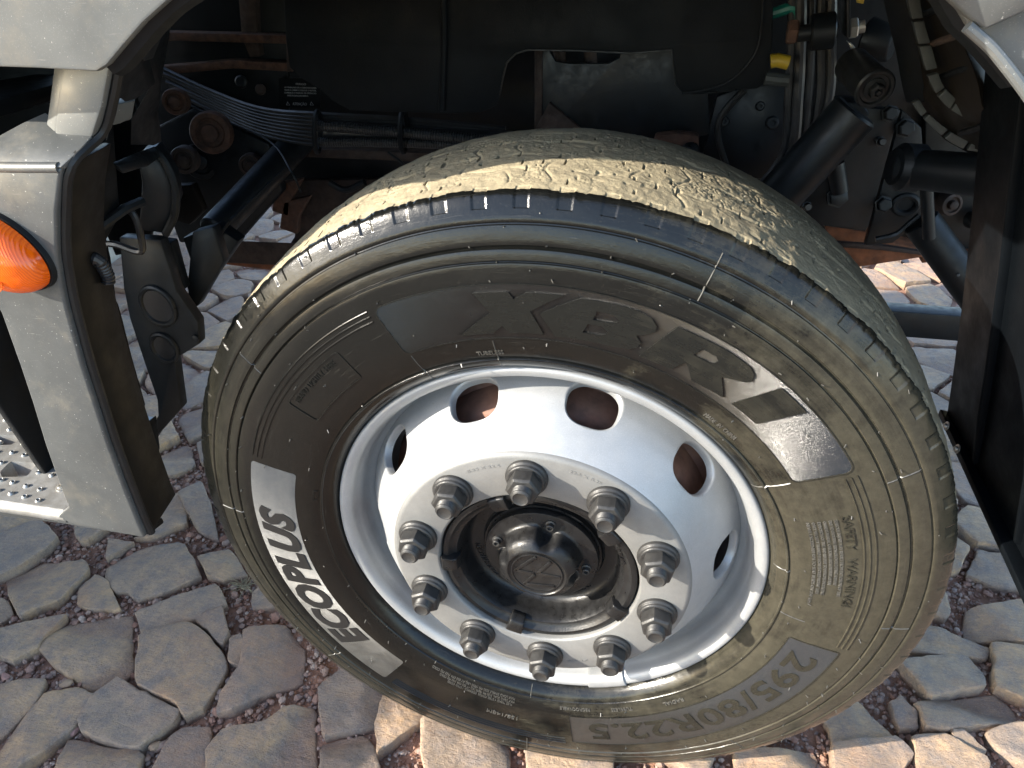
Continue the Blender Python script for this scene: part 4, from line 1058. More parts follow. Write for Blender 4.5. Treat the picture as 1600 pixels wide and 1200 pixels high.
for H in holes:                                   # pressed-down sides of each hole
    b = MB(); n = len(H); cx = sum(p[0] for p in H) / n; cy = sum(p[1] for p in H) / n; vs = []
    for s, z in ((1.0, ZS - .001), (.90, ZS - .016), (.80, ZS - .026)):
        for x, y in H: vs.append((cx + (x - cx) * s, cy + (y - cy) * s, z))
    b.add(vs, [(i * n + k, i * n + (k + 1) % n, (i + 1) * n + (k + 1) % n, (i + 1) * n + k) for i in range(2) for k in range(n)])
    b.build('drain_hole', M['alu'], step)
TE = [(25, 475), (83, 485), (143, 495), (30, 523), (50, 572), (112, 583), (172, 597), (232, 606), (122, 642), (65, 692), (128, 706), (195, 717), (262, 732), (10, 745), (202, 795), (270, 810), (68, 848), (138, 866), (210, 884), (58, 905), (130, 922), (200, 942), (205, 555), (235, 575), (310, 750), (8, 835), (-20, 690), (-10, 890), (0, 640)]
tooth = MB(); tooth.lathe_axis((0, 0, -.001), (0, 0, 1), [(0, .0050), (.0015, .0046), (.0038, .0034), (.0044, .0028), (.0040, .0022), (.0008, .0019)], 14, cap0=False)
TM = tooth.mesh('tooth', angle=40); TM.materials.append(M['alu'])
for x, y in TE:
    o = link('tooth', TM, None, step); p = step_xy(x, y); o.location = (p[0], p[1], ZS); o.rotation_euler = (.25, .1, random.random() * 6)
b = MB(); p = step_xy(323, 872); b.lathe_axis((p[0], p[1], ZS - .001), (0, 0, 1), [(0, .009), (.0025, .009), (.003, .006), (.006, .0055), (.0065, .003), (.004, .0025)], 16); b.build('step_bolt', M['steel'], step)
b = MB(); b.strip([Vector((xr - .004, ynose + .008, ZS + .001)), Vector((xr + .018, .03, ZS + .001))], [Vector((xr + .03, ynose + .002, ZS + .004)), Vector((xr + .045, .03, ZS + .006))], (0, 0, -.03)); b.build('step_end_cap', M['alu'], truck, bevel=.006, seg=3)
b = MB(); b.tube([Vector((xr + .0, ynose + .000, ZS - .018)), Vector((xr - .002, ynose + .004, ZS - .004)), Vector((xr + .004, ynose + .02, ZS + .004)), Vector((xr + .018, .03, ZS + .004))], .0032, 8); b.build('step_seal', M['bezel'], truck)
b = MB(); b.strip([Vector((-1.5, YP + .004, .51)), Vector((-1.5, YP + .012, .455))], [at(90, 812, YP + .004), at(226, 842, YP + .004) + Vector((-.02, .008, .0))], (0, .02, 0)); b.build('step_skirt', M['step_panel'], truck, bevel=.004)

# ---- amber side marker
lens = bpy.data.meshes.new('side_marker')
mc = at(6, 392, YP - .004); k = mpp(mc); bmm = MB(); vs = []; fs = []; NR, NA = 16, 56
tilt = math.radians(-30)
for i in range(NR + 1):
    t = i / NR; rr = math.sin(t * PI / 2); hh = math.cos(t * PI / 2)
    for q in range(NA):
        a = 2 * PI * q / NA
        x = math.cos(a) * rr * 82 * k; z = math.sin(a) * rr * 49 * k / .84
        egg = 1 - .10 * math.cos(a); z *= egg
        X = x * math.cos(tilt) - z * math.sin(tilt); Z = x * math.sin(tilt) + z * math.cos(tilt)
        fl = .0006 * math.sin(x * 1900) * (1 - t ** 4)
        vs.append((mc.x + X, mc.y - .034 * hh ** .8 - .004 + fl, mc.z + Z))
for i in range(NR):
    for q in range(NA): q2 = (q + 1) % NA; fs.append((i * NA + q, i * NA + q2, (i + 1) * NA + q2, (i + 1) * NA + q))
fs.append(tuple(reversed(range(NA)))); bmm.add(vs, fs)
marker = bmm.build('side_marker', M['amber'], truck, angle=60)
b = MB(); vs = []; fs = []
for s, y in ((1.0, .002), (1.015, -.003), (1.035, -.003), (1.05, .004)):
    for q in range(NA):
        a = 2 * PI * q / NA; x = math.cos(a) * 82 * k * s; z = math.sin(a) * 49 * k / .84 * s * (1 - .10 * math.cos(a))
        b.v.append((mc.x + x * math.cos(tilt) - z * math.sin(tilt), mc.y + y, mc.z + x * math.sin(tilt) + z * math.cos(tilt)))
for i in range(3):
    for q in range(NA): q2 = (q + 1) % NA; b.f.append((i * NA + q, i * NA + q2, (i + 1) * NA + q2, (i + 1) * NA + q))
b.build('marker_bezel', M['bezel'], marker, angle=60)
b = MB()
for r in (.006, .0105, .015):
    c = Vector((mc.x + 4 * k, mc.y - .0375, mc.z - 26 * k)); pts = [c + Vector((math.cos(2 * PI * q / 28) * r, .0035 * (r / .015) ** 2, math.sin(2 * PI * q / 28) * r * 1.1)) for q in range(29)]
    b.tube(pts, .0007, 5)
b.build('lens_ring', M['amber'], marker)

# ---- things in front of the wheel, left side of the arch
c1 = lambda x, y, Y: at(x / 2.667, y / 2.667, Y)
b = MB(); b.strip([c1(450, 470, .09), c1(447, 520, .09), c1(441, 590, .09)], [c1(562, 420, .13), c1(552, 470, .13), c1(545, 503, .13)], (0, .01, .002))
b = MB(); b.prism([c1(441, 595, .06), c1(447, 500, .06), c1(460, 440, .06), c1(562, 418, .10), c1(548, 500, .10), c1(495, 515, .09), c1(460, 530, .07)], (-.02, .03, 0)); b.build('hinge_cover', M['grey_panel'], truck, bevel=.003)
b = MB(); b.prism([c1(500, 270, .05), c1(575, 205, .08), c1(620, 370, .12), c1(565, 415, .10), c1(520, 430, .08), c1(485, 400, .06)], (-.01, .03, 0)); b.build('hinge_bracket', M['black_plastic'], truck, bevel=.003)
b = MB(); b.prism([c1(620, 90, .02), c1(690, 20, .04), c1(640, 130, .08), c1(595, 260, .09), c1(578, 205, .06), c1(500, 270, .04), c1(560, 170, .02)], (0, .02, 0)); b.build('wing_stay', M['chassis_grey'], truck, bevel=.003)
b = MB(); b.strip([c1(575, 200, .12), c1(620, 370, .14), c1(545, 500, .14), c1(540, 610, .14)], [c1(690, 30, .20), c1(640, 330, .20), c1(625, 480, .20), c1(640, 610, .20)], (0, .02, 0)); b.build('inner_wing', M['black_plastic'], truck, bevel=.003)
b = MB(); b.prism([c1(465, 675, .06), c1(560, 640, .12), c1(640, 606, .22), c1(658, 622, .22), c1(600, 655, .12), c1(490, 690, .06)], (0, .005, -.012)); b.build('shelf_bracket', M['chassis'], truck, bevel=.002)
b = MB(); b.strip(pline([(570, 650, 0)], 1) if False else [c1(570, 650, .20), c1(590, 760, .20), c1(585, 860, .20), c1(575, 960, .20)], [c1(640, 620, .22), c1(712, 740, .22), c1(735, 850, .22), c1(690, 975, .22)], (-.02, .05, 0)); b.build('guard_plate', M['chassis'], truck, bevel=.004)
b = MB(); b.tube(spline([c1(640, 620, .215), c1(690, 680, .215), c1(728, 780, .215), c1(728, 890, .215), c1(690, 975, .215)], 6), .006, 8); b.build('guard_rim', M['chassis'], truck)
b = MB(); b.prism([c1(372, 590, .03), c1(372, 760, .03), c1(262, 990, .02), c1(255, 1010, .02), c1(245, 720, .0), c1(260, 690, .0)], (-.02, .03, 0)); b.build('upper_panel_return', M['brown_plastic'], truck, bevel=.003)
b = MB(); b.prism([c1(258, 1000, .02), c1(410, 905, .05), c1(410, 1020, .05), c1(390, 1050, .05), c1(255, 1090, .02)], (-.02, .03, 0)); b.build('lower_panel_return', M['brown_plastic'], truck, bevel=.003)
b = MB(); b.prism([c1(372, 560, .10), c1(470, 480, .14), c1(500, 900, .14), c1(410, 1060, .10), c1(370, 900, .08)], (-.02, .02, 0)); b.build('dark_plate', M['black_plastic'], truck, bevel=.003)
b = MB(); b.prism([at(140, 170, .40), at(196, 130, .40), at(236, 220, .40), at(250, 300, .40), at(228, 390, .40), at(180, 400, .40), at(150, 330, .40)], (0, .015, 0)); b.build('dark_plate', M['black_plastic'], truck, bevel=.003)  # added dark plate, hides the sunlit ground beyond
def corrugated(name, P, r, pitch, mat, parent=truck, seg=12):
    L = [Vector(p) for p in P]; S = spline(L, 24); out = [S[0]]; acc = 0
    dist_ = [0]
    for i in range(1, len(S)): dist_.append(dist_[-1] + (S[i] - S[i - 1]).length)
    n = int(dist_[-1] / pitch * 4); pts = []
    j = 0
    for q in range(n + 1):
        d = dist_[-1] * q / n
        while j < len(S) - 2 and dist_[j + 1] < d: j += 1
        t = (d - dist_[j]) / max(1e-9, dist_[j + 1] - dist_[j]); pts.append(S[j].lerp(S[j + 1], t))
    b = MB(); b.tube(pts, r, seg, rfun=lambda i: r * (1.0 if i % 4 in (0, 1) else .86)); return b.build(name, mat, parent, angle=25)
corrugated('corrugated_hose', [c1(372, 1080, .02), c1(410, 1085, .02), c1(445, 1140, .03), c1(452, 1180, .03)], .0085, .005, M['rubber_hose'])
# bracket with lightening holes
b = MB(); b.prism([c2(445, -70, .20), c2(600, -60, .20), c2(640, 60, .20), c2(660, 130, .20), c2(742, 250, .20), c2(748, 330, .20), c2(655, 388, .20), c2(680, 572, .20), c2(590, 672, .20), c2(555, 725, .20), c2(535, 690, .20), c2(592, 600, .20), c2(588, 540, .20), c2(540, 400, .20), c2(485, 235, .20), c2(462, 120, .20)], (0, .02, 0)); bracket = b.build('cab_bracket', M['chassis_grey'], truck, bevel=.003)
for x, y, r in ((592, 188, .028), (616, 345, .022)):
    c = c2(x, y, .198); b = MB(); b.tube([c + Vector((math.cos(2 * PI * q / 32) * r, 0, math.sin(2 * PI * q / 32) * r * 1.15)) for q in range(33)], .0045, 8); b.build('hole_collar', M['chassis_grey'], bracket)
    b = MB(); b.lathe_axis(c + Vector((0, .0005, 0)), (0, -1, 0), [(0, r * .98), (.0015, r * .96)], 28); b.build('bushing', M['rubber_hose'], bracket)
b = MB(); b.lathe_axis(c2(735, 308, .198), (0, -1, 0), [(0, .006), (.003, .006), (.004, .0035)], 16); b.build('bolt', M['chassis'], bracket)
b = MB(); b.prism([c2(720, -90, .26), c2(800, -110, .28), c2(840, 20, .28), c2(740, 190, .26), c2(722, 195, .26), c2(700, 120, .26)], (0, .02, 0)); b.build('lower_arm', M['chassis'], truck, bevel=.003)
b = MB(); b.strip([c2(470, -70, .24), c2(560, -60, .24), c2(640, -50, .24)], [c2(520, 60, .24), c2(600, 140, .24), c2(690, 130, .24)], (0, .02, 0)); b.build('backing_plate', M['chassis'], truck, bevel=.003)
b = MB(); b.tube(spline([c1(410, 1020, .16), c1(480, 1018, .16), c1(580, 1050, .16), c1(592, 1010, .16), c1(560, 900, .16), c1(520, 870, .16)], 6), .005, 8); b.build('cable_loop', M['rubber_hose'], truck)
b = MB(); b.tube([c1(415, 945, .10), c1(520, 870, .14), c1(590, 840, .18)], .007, 8); b.build('stay_rod', M['chassis_grey'], truck)

# ---- behind the wheel: frame, shields and running gear (all in the shade of the arch)
c3 = lambda x, y, Y: at(200 + x / 2.858, y / 2.858, Y)
b = MB(); b.box((.25, .93, .96), (2.5, .02, .52)); b.build('frame_web', M['chassis'], truck, bevel=.003)
b = MB(); b.box((.25, .89, .80), (2.5, .10, .02)); b.build('frame_flange', M['rust_dark'], truck, bevel=.003)
b = MB(); b.box((.25, .90, 1.22), (2.5, .10, .02)); b.build('frame_top_flange', M['chassis'], truck, bevel=.003)
b = MB(); b.box((-.35, 1.02, .74), (1.0, .05, .36)); b.build('oil_sump', M['chassis'], truck, bevel=.01)
b = MB(); b.box((.75, 1.02, .82), (1.3, .05, .42)); b.build('gearbox_side', M['chassis'], truck, bevel=.01)
# big plastic splash shield with its cut-outs
YS_ = .62
OUT = [(440, -90), (446, 60), (452, 105), (470, 122), (500, 140), (520, 158), (545, 172), (640, 176), (700, 178), (752, 176), (775, 165), (781, 148), (786, 122), (792, 98), (806, 84), (824, 78), (900, 79), (985, 83), (1050, 78), (1052, 102), (1056, 132), (1068, 146), (1095, 147), (1150, 140), (1182, 139), (1200, 128), (1207, 60), (1210, -90)]
yv = lambda x: YS_ + .03 * math.sin(x / 55.0) - .05 * max(0, min(1, (x - 760) / 120)) * 0
me_b = MB(); me_b.prism([at(x, y, YS_) for x, y in OUT], (0, .008, 0)); shield = me_b.build('splash_shield', M['shield_plastic'], truck, bevel=.0022)
b = MB(); b.tube([at(x, y, YS_ - .002) for x, y in OUT[11:24]], .0016, 6); b.build('shield_edge', M['chassis_grey'], shield)
b = MB(); b.tube(spline([at(1192, -60, YS_ - .004), at(1190, 40, YS_ - .004), at(1175, 92, YS_ - .004), at(1130, 132, YS_ - .004), at(1066, 146, YS_ - .004)], 6), .0022, 6); b.build('shield_crease', M['shield_plastic'], shield)
b = MB(); b.tube(spline([at(690, -60, YS_ - .004), at(694, 60, YS_ - .004), at(690, 172, YS_ - .004)], 6), .006, 8); b.build('shield_crease', M['shield_plastic'], shield)
# plate behind the cut-out with its own slot
b = MB(); b.prism([at(842, 60, .74), at(858, 78, .74), at(868, 96, .74), at(890, 99, .74), at(950, 99, .74), at(968, 90, .74), at(974, 60, .74), at(1100, 60, .74), at(1110, 210, .74), at(1000, 230, .74), at(842, 225, .74)], (0, .01, 0)); b.build('engine_plate', M['chassis'], truck, bevel=.002)
b = MB(); b.prism([at(835, 70, .735), at(847, 70, .735), at(847, 180, .735), at(850, 215, .735), at(835, 220, .735)], (0, .01, 0)); b.build('plate_flange', M['rust_dark'], truck, bevel=.002)
b = MB(); b.prism([at(835, 205, .73), at(858, 160, .73), at(900, 195, .73), at(940, 235, .73), at(820, 235, .73)], (0, .015, 0)); b.build('rusty_gusset', M['rust_dark'], truck, bevel=.002)
for x0 in (872, 920): b = MB(); b.cyl(at(x0, 60, .80), at(x0 + 4, 104, .80), .012, seg=14); b.build('rusty_stud', M['rust_dark'], truck)
b = MB(); b.prism([at(1022, 212, .70), at(1060, 208, .70), at(1092, 212, .70), at(1092, 240, .70), at(1060, 262, .70), at(1022, 240, .70)], (0, .03, 0)); b.build('caliper_ear', M['rust'], truck, bevel=.006)
b = MB(); b.lathe_axis(at(1080, 236, .69), (-.3, -1, .2), [(0, .016), (.012, .016), (.016, .011), (.02, .008)], 18); b.build('bleed_cap', M['chassis'], truck)
b = MB(); b.prism([at(130, -45, .82), at(450, -45, .82), at(450, 240, .82), at(300, 335, .82), at(220, 330, .82), at(190, 200, .82)], (0, .01, 0)); b.build('dark_backing', M['chassis'], truck, bevel=.002)  # added dark sheet closing the bright gap behind the rails
# rusty rails, left
for pts, r in (([(250, 50), (330, 52), (448, 55)], .0085), ([(238, 105), (300, 100), (360, 94), (455, 99)], .011)):
    b = MB(); P = [at(x, y, .78) for x, y in pts]; b.strip(P, [p + Vector((0, 0, -.016)) for p in P], (0, .03, 0)); b.build('cross_strut', M['rust'], truck, bevel=.002)
b = MB(); b.prism([at(370, -30, .80), at(398, -30, .80), at(402, 60, .80), at(407, 88, .80), at(390, 90, .80), at(378, 60, .80)], (0, .02, 0)); b.build('hanger_plate', M['rust_dark'], truck, bevel=.002)
b = MB(); b.prism([at(446, 45, .77), at(452, 46, .77), at(456, 110, .77), at(448, 114, .77)], (0, .03, 0)); b.build('hanger_plate', M['rust_dark'], truck, bevel=.002)
for x, y, r, m in ((378, 128, .013, 'steel'), (408, 140, .011, 'rust_dark')):
    b = MB(); b.lathe_axis(at(x, y, .78), (.1, -1, .25), [(0, r), (.006, r), (.009, r * .7)], 18); b.build('bracket_bolt', M[m] if m != 'steel' else M['chassis_grey'], truck)
# spring eyes and rusty castings
def boss(name, x, y, Y, r, m, d=(.35, -1, .15), parent=truck):
    b = MB(); b.lathe_axis(at(x, y, Y), d, [(0, r), (.02, r), (.026, r * .93), (.027, r * .70), (.022, r * .62), (.022, r * .42), (.032, r * .38), (.034, r * .2)], 26); return b.build(name, M[m], parent)
boss('spring_eye', 333, 206, .70, .042, 'rust'); boss('spring_eye', 292, 248, .62, .027, 'rust_dark'); boss('shackle_boss', 278, 158, .72, .026, 'rust'); boss('shackle_boss', 394, 256, .74, .024, 'rust_dark'); boss('shackle_boss', 318, 250, .78, .04, 'chassis')
b = MB(); b.prism([at(268, 290, .60), at(300, 288, .60), at(318, 330, .60), at(296, 352, .60), at(272, 345, .60)], (0, .02, 0)); b.build('dusty_flange', M['brown_plastic'], truck, bevel=.004)
b = MB(); b.prism([at(240, 200, .76), at(300, 170, .76), at(420, 225, .76), at(440, 300, .76), at(370, 380, .76), at(280, 380, .76), at(250, 300, .76)], (0, .03, 0)); b.build('spring_hanger', M['chassis'], truck, bevel=.006)
for x, y in ((440, 318), (452, 345)):
    b = MB(); b.prism([at(x - 10, y - 30, .80), at(x + 32, y - 38, .80), at(x + 14, y - 5, .80), at(x + 12, y + 22, .80), at(x - 16, y + 12, .80)], (0, .02, 0)); b.build('rusty_lug', M['rust'], truck, bevel=.004)
b = MB(); b.prism([at(452, 282, .88), at(600, 280, .88), at(560, 420, .88), at(420, 430, .88), at(460, 370, .88)], (0, .02, 0)); b.build('axle_plate', M['rust_dark'], truck, bevel=.004)
b = MB(); b.prism([at(345, 375, .84), at(470, 380, .84), at(480, 416, .84), at(350, 410, .84)], (0, .02, -.01)); b.build('spring_leaf', M['rust_dark'], truck, bevel=.003)
b = MB(); b.prism([at(345, 404, .86), at(480, 418, .86), at(470, 428, .86), at(345, 412, .86)], (0, .02, -.01)); b.build('spring_leaf', M['orange_rust'], truck, bevel=.003)
b = MB(); b.tube(spline([at(515, 285, .84), at(540, 297, .84), at(570, 285, .84)], 6), .008, 8); b.build('brake_pipe', M['chassis_grey'], truck)
# torque rod with its lower bracket
b = MB(); a_, c_ = at(482, 205, .80), at(332, 362, .46); b.cyl(a_, c_, .031, .028, 28, .004); b.build('torque_rod', M['chassis'], truck, angle=30)
b = MB(); b.prism([at(285, 372, .44), at(335, 352, .44), at(372, 378, .44), at(300, 482, .44), at(288, 470, .44), at(305, 430, .44)], (0, .03, 0)); b.build('rod_bracket', M['chassis'], truck, bevel=.003)
b = MB(); b.tube([at(330, 384, .43), at(360, 345, .43), at(445, 262, .60)], .003, 6); b.build('rod_seam', M['chassis_grey'], truck)
# cable bundle
har = MB(); har.tube(spline([at(500, 205, .70), at(600, 208, .70), at(700, 214, .70), at(800, 222, .70)], 8), .020, 12); harness = har.build('cable_harness', M['rubber_hose'], truck)
corrugated('conduit', [at(495, 196, .665), at(560, 201, .665), at(660, 210, .665), at(800, 224, .67)], .0105, .005, M['rubber_hose'], harness)
corrugated('conduit', [at(500, 222, .67), at(580, 222, .67), at(660, 224, .67), at(760, 230, .67)], .0095, .005, M['rubber_hose'], harness)
for k in range(9):
    o0 = random.uniform(-12, 12); b = MB()
    b.tube(spline([at(240 + k * 5, 100 + k * 6 + o0 * .3, .78), at(330 + k * 2, 142 + k * 5, .76), at(410, 170 + k * 5, .72), at(500, 178 + k * 6, .69), at(640, 186 + k * 5, .69), at(790, 200 + k * 5, .71)], 8), .0045, 6); b.build('cable', M['rubber_hose'], harness)
for x in (496, 630): b = MB(); b.tube([at(x + math.cos(q) * 5, 206 + math.sin(q) * 32, .66 + .02 * math.cos(q)) for q in np.linspace(0, 2 * PI, 24)], .005, 6); b.build('cable_tie', M['black_plastic'], harness)
b = MB(); b.tube(spline([at(268, 150, .74), at(330, 180, .72), at(420, 220, .70), at(455, 268, .62), at(470, 300, .62)], 8), .0022, 6); b.build('thin_wire', M['chassis_grey'], truck)
b = MB(); b.tube(spline([at(606, 238, .66), at(625, 252, .66), at(640, 268, .66)], 6), .003, 6); b.build('thin_wire', M['chassis_grey'], truck)
# warning label
b = MB(); b.prism([at(436, 122, .80), at(500, 122, .80), at(500, 168, .80), at(436, 168, .80)], (0, .002, 0)); lab = b.build('warning_label', M['black_plastic'], truck)
def label_text(body, x, y, hpx, wpx):
    me = text_mesh(body); co = np.array([v.co[:] for v in me.vertices]); c = at(x, y, .7985); kx = mpp(c); w = co[:, 0].max() - co[:, 0].min(); cx = (co[:, 0].max() + co[:, 0].min()) / 2
    rt = Vector((1, 0, 0)); up_ = Vector((0, 0, 1))
    for v in me.vertices:
        p = c + rt * ((v.co.x - cx) / w * wpx * kx) + up_ * ((v.co.y - .35) / .7 * hpx * kx / .9); v.co = (p.x, p.y + (.0009 if v.co.z > 0 else 0), p.z)
    link('label_lettering', me, M['white_print'], lab)
label_text('PERIGO', 470, 131.5, 2.6, 17)
for k, ln in enumerate(('AO TRABALHAR SOB A CABINE BASCULADA', 'TRAVE A CABINE E DESLIGUE O MOTOR.', 'CONSULTE O MANUAL DE OPERACAO', 'ANTES DE QUALQUER SERVICO.')): label_text(ln, 469 - (4 if k == 3 else 0), 137 + k * 4.2, 2.0, 54 - (18 if k == 3 else 0))
label_text('\u25b3  ATEN\u00c7\u00c3O  \u25b3' if False else 'ATEN\u00c7\u00c3O', 468, 162.5, 3.6, 24)
for x in (450, 487):
    b = MB(); c = at(x, 162.5, .7985); kx = mpp(c); tri = [c + Vector((math.cos(a), 0, math.sin(a))) * kx * 3.2 for a in (PI / 2, PI / 2 + 2 * PI / 3, PI / 2 + 4 * PI / 3)]; b.tube(tri + [tri[0], tri[1]], .0007, 4); b.build('label_triangle', M['white_print'], lab)

# ---- right side of the arch
b = MB(); b.prism([at(1120, 150, .74), at(1165, 135, .74), at(1232, 128, .74), at(1235, 280, .74), at(1130, 280, .74), at(1098, 240, .74)], (0, .02, 0)); gp = b.build('side_plate', M['chassis'], truck, bevel=.004)
for x, y, r in ((1187, 166, .008), (1206, 192, .012), (1131, 190, .009)):
    b = MB(); b.lathe_axis(at(x, y, .739), (.1, -1, .3), [(0, r), (.005, r), (.008, r * .75), (.008, r * .4), (.004, r * .35)], 18); b.build('plate_bolt', M['chassis_grey'], gp)
b = MB(); b.tube(spline([at(1163, 140, .72), at(1128, 180, .72), at(1122, 215, .72), at(1137, 265, .72)], 6), .006, 8); b.build('brake_pipe', M['chassis_grey'], truck)
for k, (x0, x1, x2, Y, r) in enumerate(((1238, 1232, 1224, .66, .0075), (1252, 1247, 1236, .65, .009), (1268, 1262, 1248, .66, .0075), (1284, 1282, 1262, .67, .010), (1300, 1296, 1270, .66, .008), (1244, 1240, 1230, .69, .012))):
    b = MB(); b.tube(spline([at(x0, -50, Y), at(x0 - 1, 60, Y), at(x1, 150, Y), at(x2, 240, Y), at(x2 - 45, 300, Y)], 8), r, 10); b.build('air_hose', M['rubber_hose'], truck)
b = MB(); b.tube([at(1204, 96, .60), at(1215, 94, .60), at(1232, 98, .60)], .0105, 12); b.build('yellow_hose', M['yellow'], truck)
b = MB(); b.tube(spline([at(1205, 22, .66), at(1220, 17, .66), at(1236, 13, .66), at(1245, 20, .66), at(1246, 30, .66)], 5), .0085, 10); b.build('green_hose', M['green'], truck)
b = MB(); b.tube([at(1195, 122, .62), at(1232, 126, .62)], .010, 10); b.build('pipe_stub', M['rib_grey'], truck)
# stabiliser bolt across the top
b = MB(); b.cyl(at(1240, 53, .60), at(1308, 47, .60), .012, seg=18); rodb = b.build('link_bolt', M['chassis_grey'], truck)
b = MB(); b.cyl(at(1266, 51, .60), at(1304, 47, .60), .026, seg=24, ch=.002); b.build('link_bush', M['chassis'], rodb)
b = MB(); b.cyl(at(1230, 50, .60), at(1246, 50, .60), .018, .018, 6, .002); b.build('bolt_head', M['rust'], rodb)
b = MB(); b.cyl(at(1326, 45, .60), at(1340, 43, .60), .015, .015, 6, .002); b.build('lock_nut', M['steel'], rodb)
b = MB(); b.cyl(at(1338, 43, .60), at(1351, 41, .60), .009, seg=16); b.build('thread', M['steel'], rodb)
b = MB(); b.prism([at(1323, -40, .585), at(1329, -40, .585), at(1329, 58, .585), at(1323, 60, .585)], (0, .06, 0)); b.build('link_plate', M['chassis_grey'], truck, bevel=.001)
b = MB(); b.prism([at(1337, -8, .57), at(1352, -8, .57), at(1349, 6, .57), at(1339, 4, .57)], (0, .004, 0)); b.build('yellow_tag', M['yellow'], truck)
b = MB(); b.cyl(at(1352, 62, .68), at(1396, 70, .66), .034, .026, 24, .003); b.build('valve_body', M['chassis'], truck)
b = MB(); b.prism([at(1325, 66, .60), at(1333, 70, .60), at(1343, 84, .60), at(1336, 86, .60)], (0, .02, 0)); b.build('bracket_tab', M['steel'], truck, bevel=.001)
# shock absorber with its top eye
ec = at(1366, 138, .50); kk = mpp(ec); ax = Vector((.28, -1, -.22)).normalized()
shock_a, shock_b = at(1338, 172, .56), at(1212, 312, .56)
b = MB(); b.cyl(shock_a, shock_b, .037, .037, 32, .004); shock = b.build('shock_absorber', M['chassis'], truck, angle=30)
b = MB(); b.lathe_axis(ec - ax * .085, ax, [(0, 25 * kk), (.004, 28 * kk), (.075, 29 * kk), (.083, 31 * kk), (.088, 31 * kk), (.090, 28 * kk), (.089, 24 * kk), (.086, 22 * kk), (.086, 16 * kk)], 40); b.build('shock_eye', M['chassis_grey'], shock, angle=30)
b = MB(); b.lathe_axis(ec, ax, [(0, 17 * kk), (.003, 17 * kk), (.004, 15 * kk)], 30); b.build('washer', M['chassis_grey'], shock)
b = MB(); b.lathe_axis(ec + ax * .004, ax, [(0, 12 * kk), (.009, 12 * kk), (.011, 10 * kk), (.011, 7 * kk), (.007, 6 * kk), (.007, 4 * kk), (.013, 3.5 * kk)], 6); b.build('eye_bolt', M['chassis_grey'], shock)
b = MB(); b.prism([at(1308, 158, .57), at(1348, 160, .57), at(1362, 182, .57), at(1340, 190, .57), at(1310, 182, .57)], (0, .05, 0)); b.build('shock_collar', M['chassis'], shock, bevel=.006)
# gusset plates with bolts
YB = .72
b = MB(); b.prism([at(1352, 168, YB), at(1408, 172, YB), at(1404, 182, YB), at(1357, 355, YB), at(1352, 362, YB), at(1250, 348, YB), at(1255, 320, YB), at(1310, 240, YB)], (0, .02, 0)); pa = b.build('gusset_plate', M['chassis_grey'], truck, bevel=.0025)
b = MB(); b.prism([at(1410, 172, YB + .02), at(1440, 200, YB + .02), at(1447, 320, YB + .02), at(1440, 345, YB + .02), at(1395, 380, YB + .02), at(1352, 384, YB + .02), at(1362, 350, YB + .02)], (0, .02, 0)); pb = b.build('gusset_plate', M['chassis_grey'], truck, bevel=.0025)
for x, y, r, p_ in ((1389, 177, .012, pa), (1413, 200, .014, pb), (1379, 319, .013, pb), (1308, 307, .017, pa), (1375, 221, .0065, pa), (1260, 322, .007, pa)):
    c = at(x, y, YB - .001); b = MB(); b.lathe_axis(c, (.15, -1, .2), [(0, r * 1.25), (.003, r * 1.25), (.0035, r), (.012, r), (.014, r * .8)], 6 if r > .01 else 14); b.build('bolt', M['chassis_grey'] if r > .007 else M['rubber_hose'], p_)
c = at(1415, 320, YB + .018); b = MB(); b.tube([c + Vector((math.cos(2 * PI * q / 28) * .020, 0, math.sin(2 * PI * q / 28) * .017)) for q in range(29)], .006, 8); b.build('eyelet', M['chassis_grey'], pb)
b = MB(); b.cyl(at(1305, 255, .69), at(1312, 300, .69), .015, seg=16); b.build('bump_stop', M['chassis'], truck)
b = MB(); b.prism([at(1288, 352, .80), at(1350, 362, .80), at(1392, 378, .80), at(1440, 388, .80), at(1446, 402, .80), at(1380, 412, .80), at(1330, 420, .80), at(1300, 390, .80)], (0, .05, 0)); b.build('spring_leaf', M['orange_rust'], truck, bevel=.004)
b = MB(); b.prism([at(1300, 378, .79), at(1380, 384, .79), at(1446, 394, .79), at(1446, 400, .79), at(1380, 392, .79), at(1300, 386, .79)], (0, .05, 0)); b.build('spring_leaf', M['rust_dark'], truck, bevel=.002)
b = MB(); b.prism([at(1440, 392, .86), at(1560, 396, .86), at(1560, 412, .86), at(1500, 404, .86), at(1440, 412, .86)], (0, .05, 0)); b.build('spring_leaf', M['orange_rust'], truck, bevel=.003)
b = MB(); b.prism([at(1445, 150, .88), at(1560, 150, .88), at(1560, 398, .88), at(1440, 394, .88), at(1447, 330, .88)], (0, .02, 0)); b.build('frame_bracket', M['chassis_grey'], truck, bevel=.003)
boss('frame_boss', 1475, 316, .86, .022, 'rust_dark'); boss('frame_bolt', 1518, 342, .86, .018, 'chassis_grey')
b = MB(); b.tube(spline([at(1368, 374, .66), at(1400, 366, .66), at(1420, 350, .66), at(1437, 336, .66)], 6), .0055, 8); b.build('thin_pipe', M['chassis_grey'], truck)
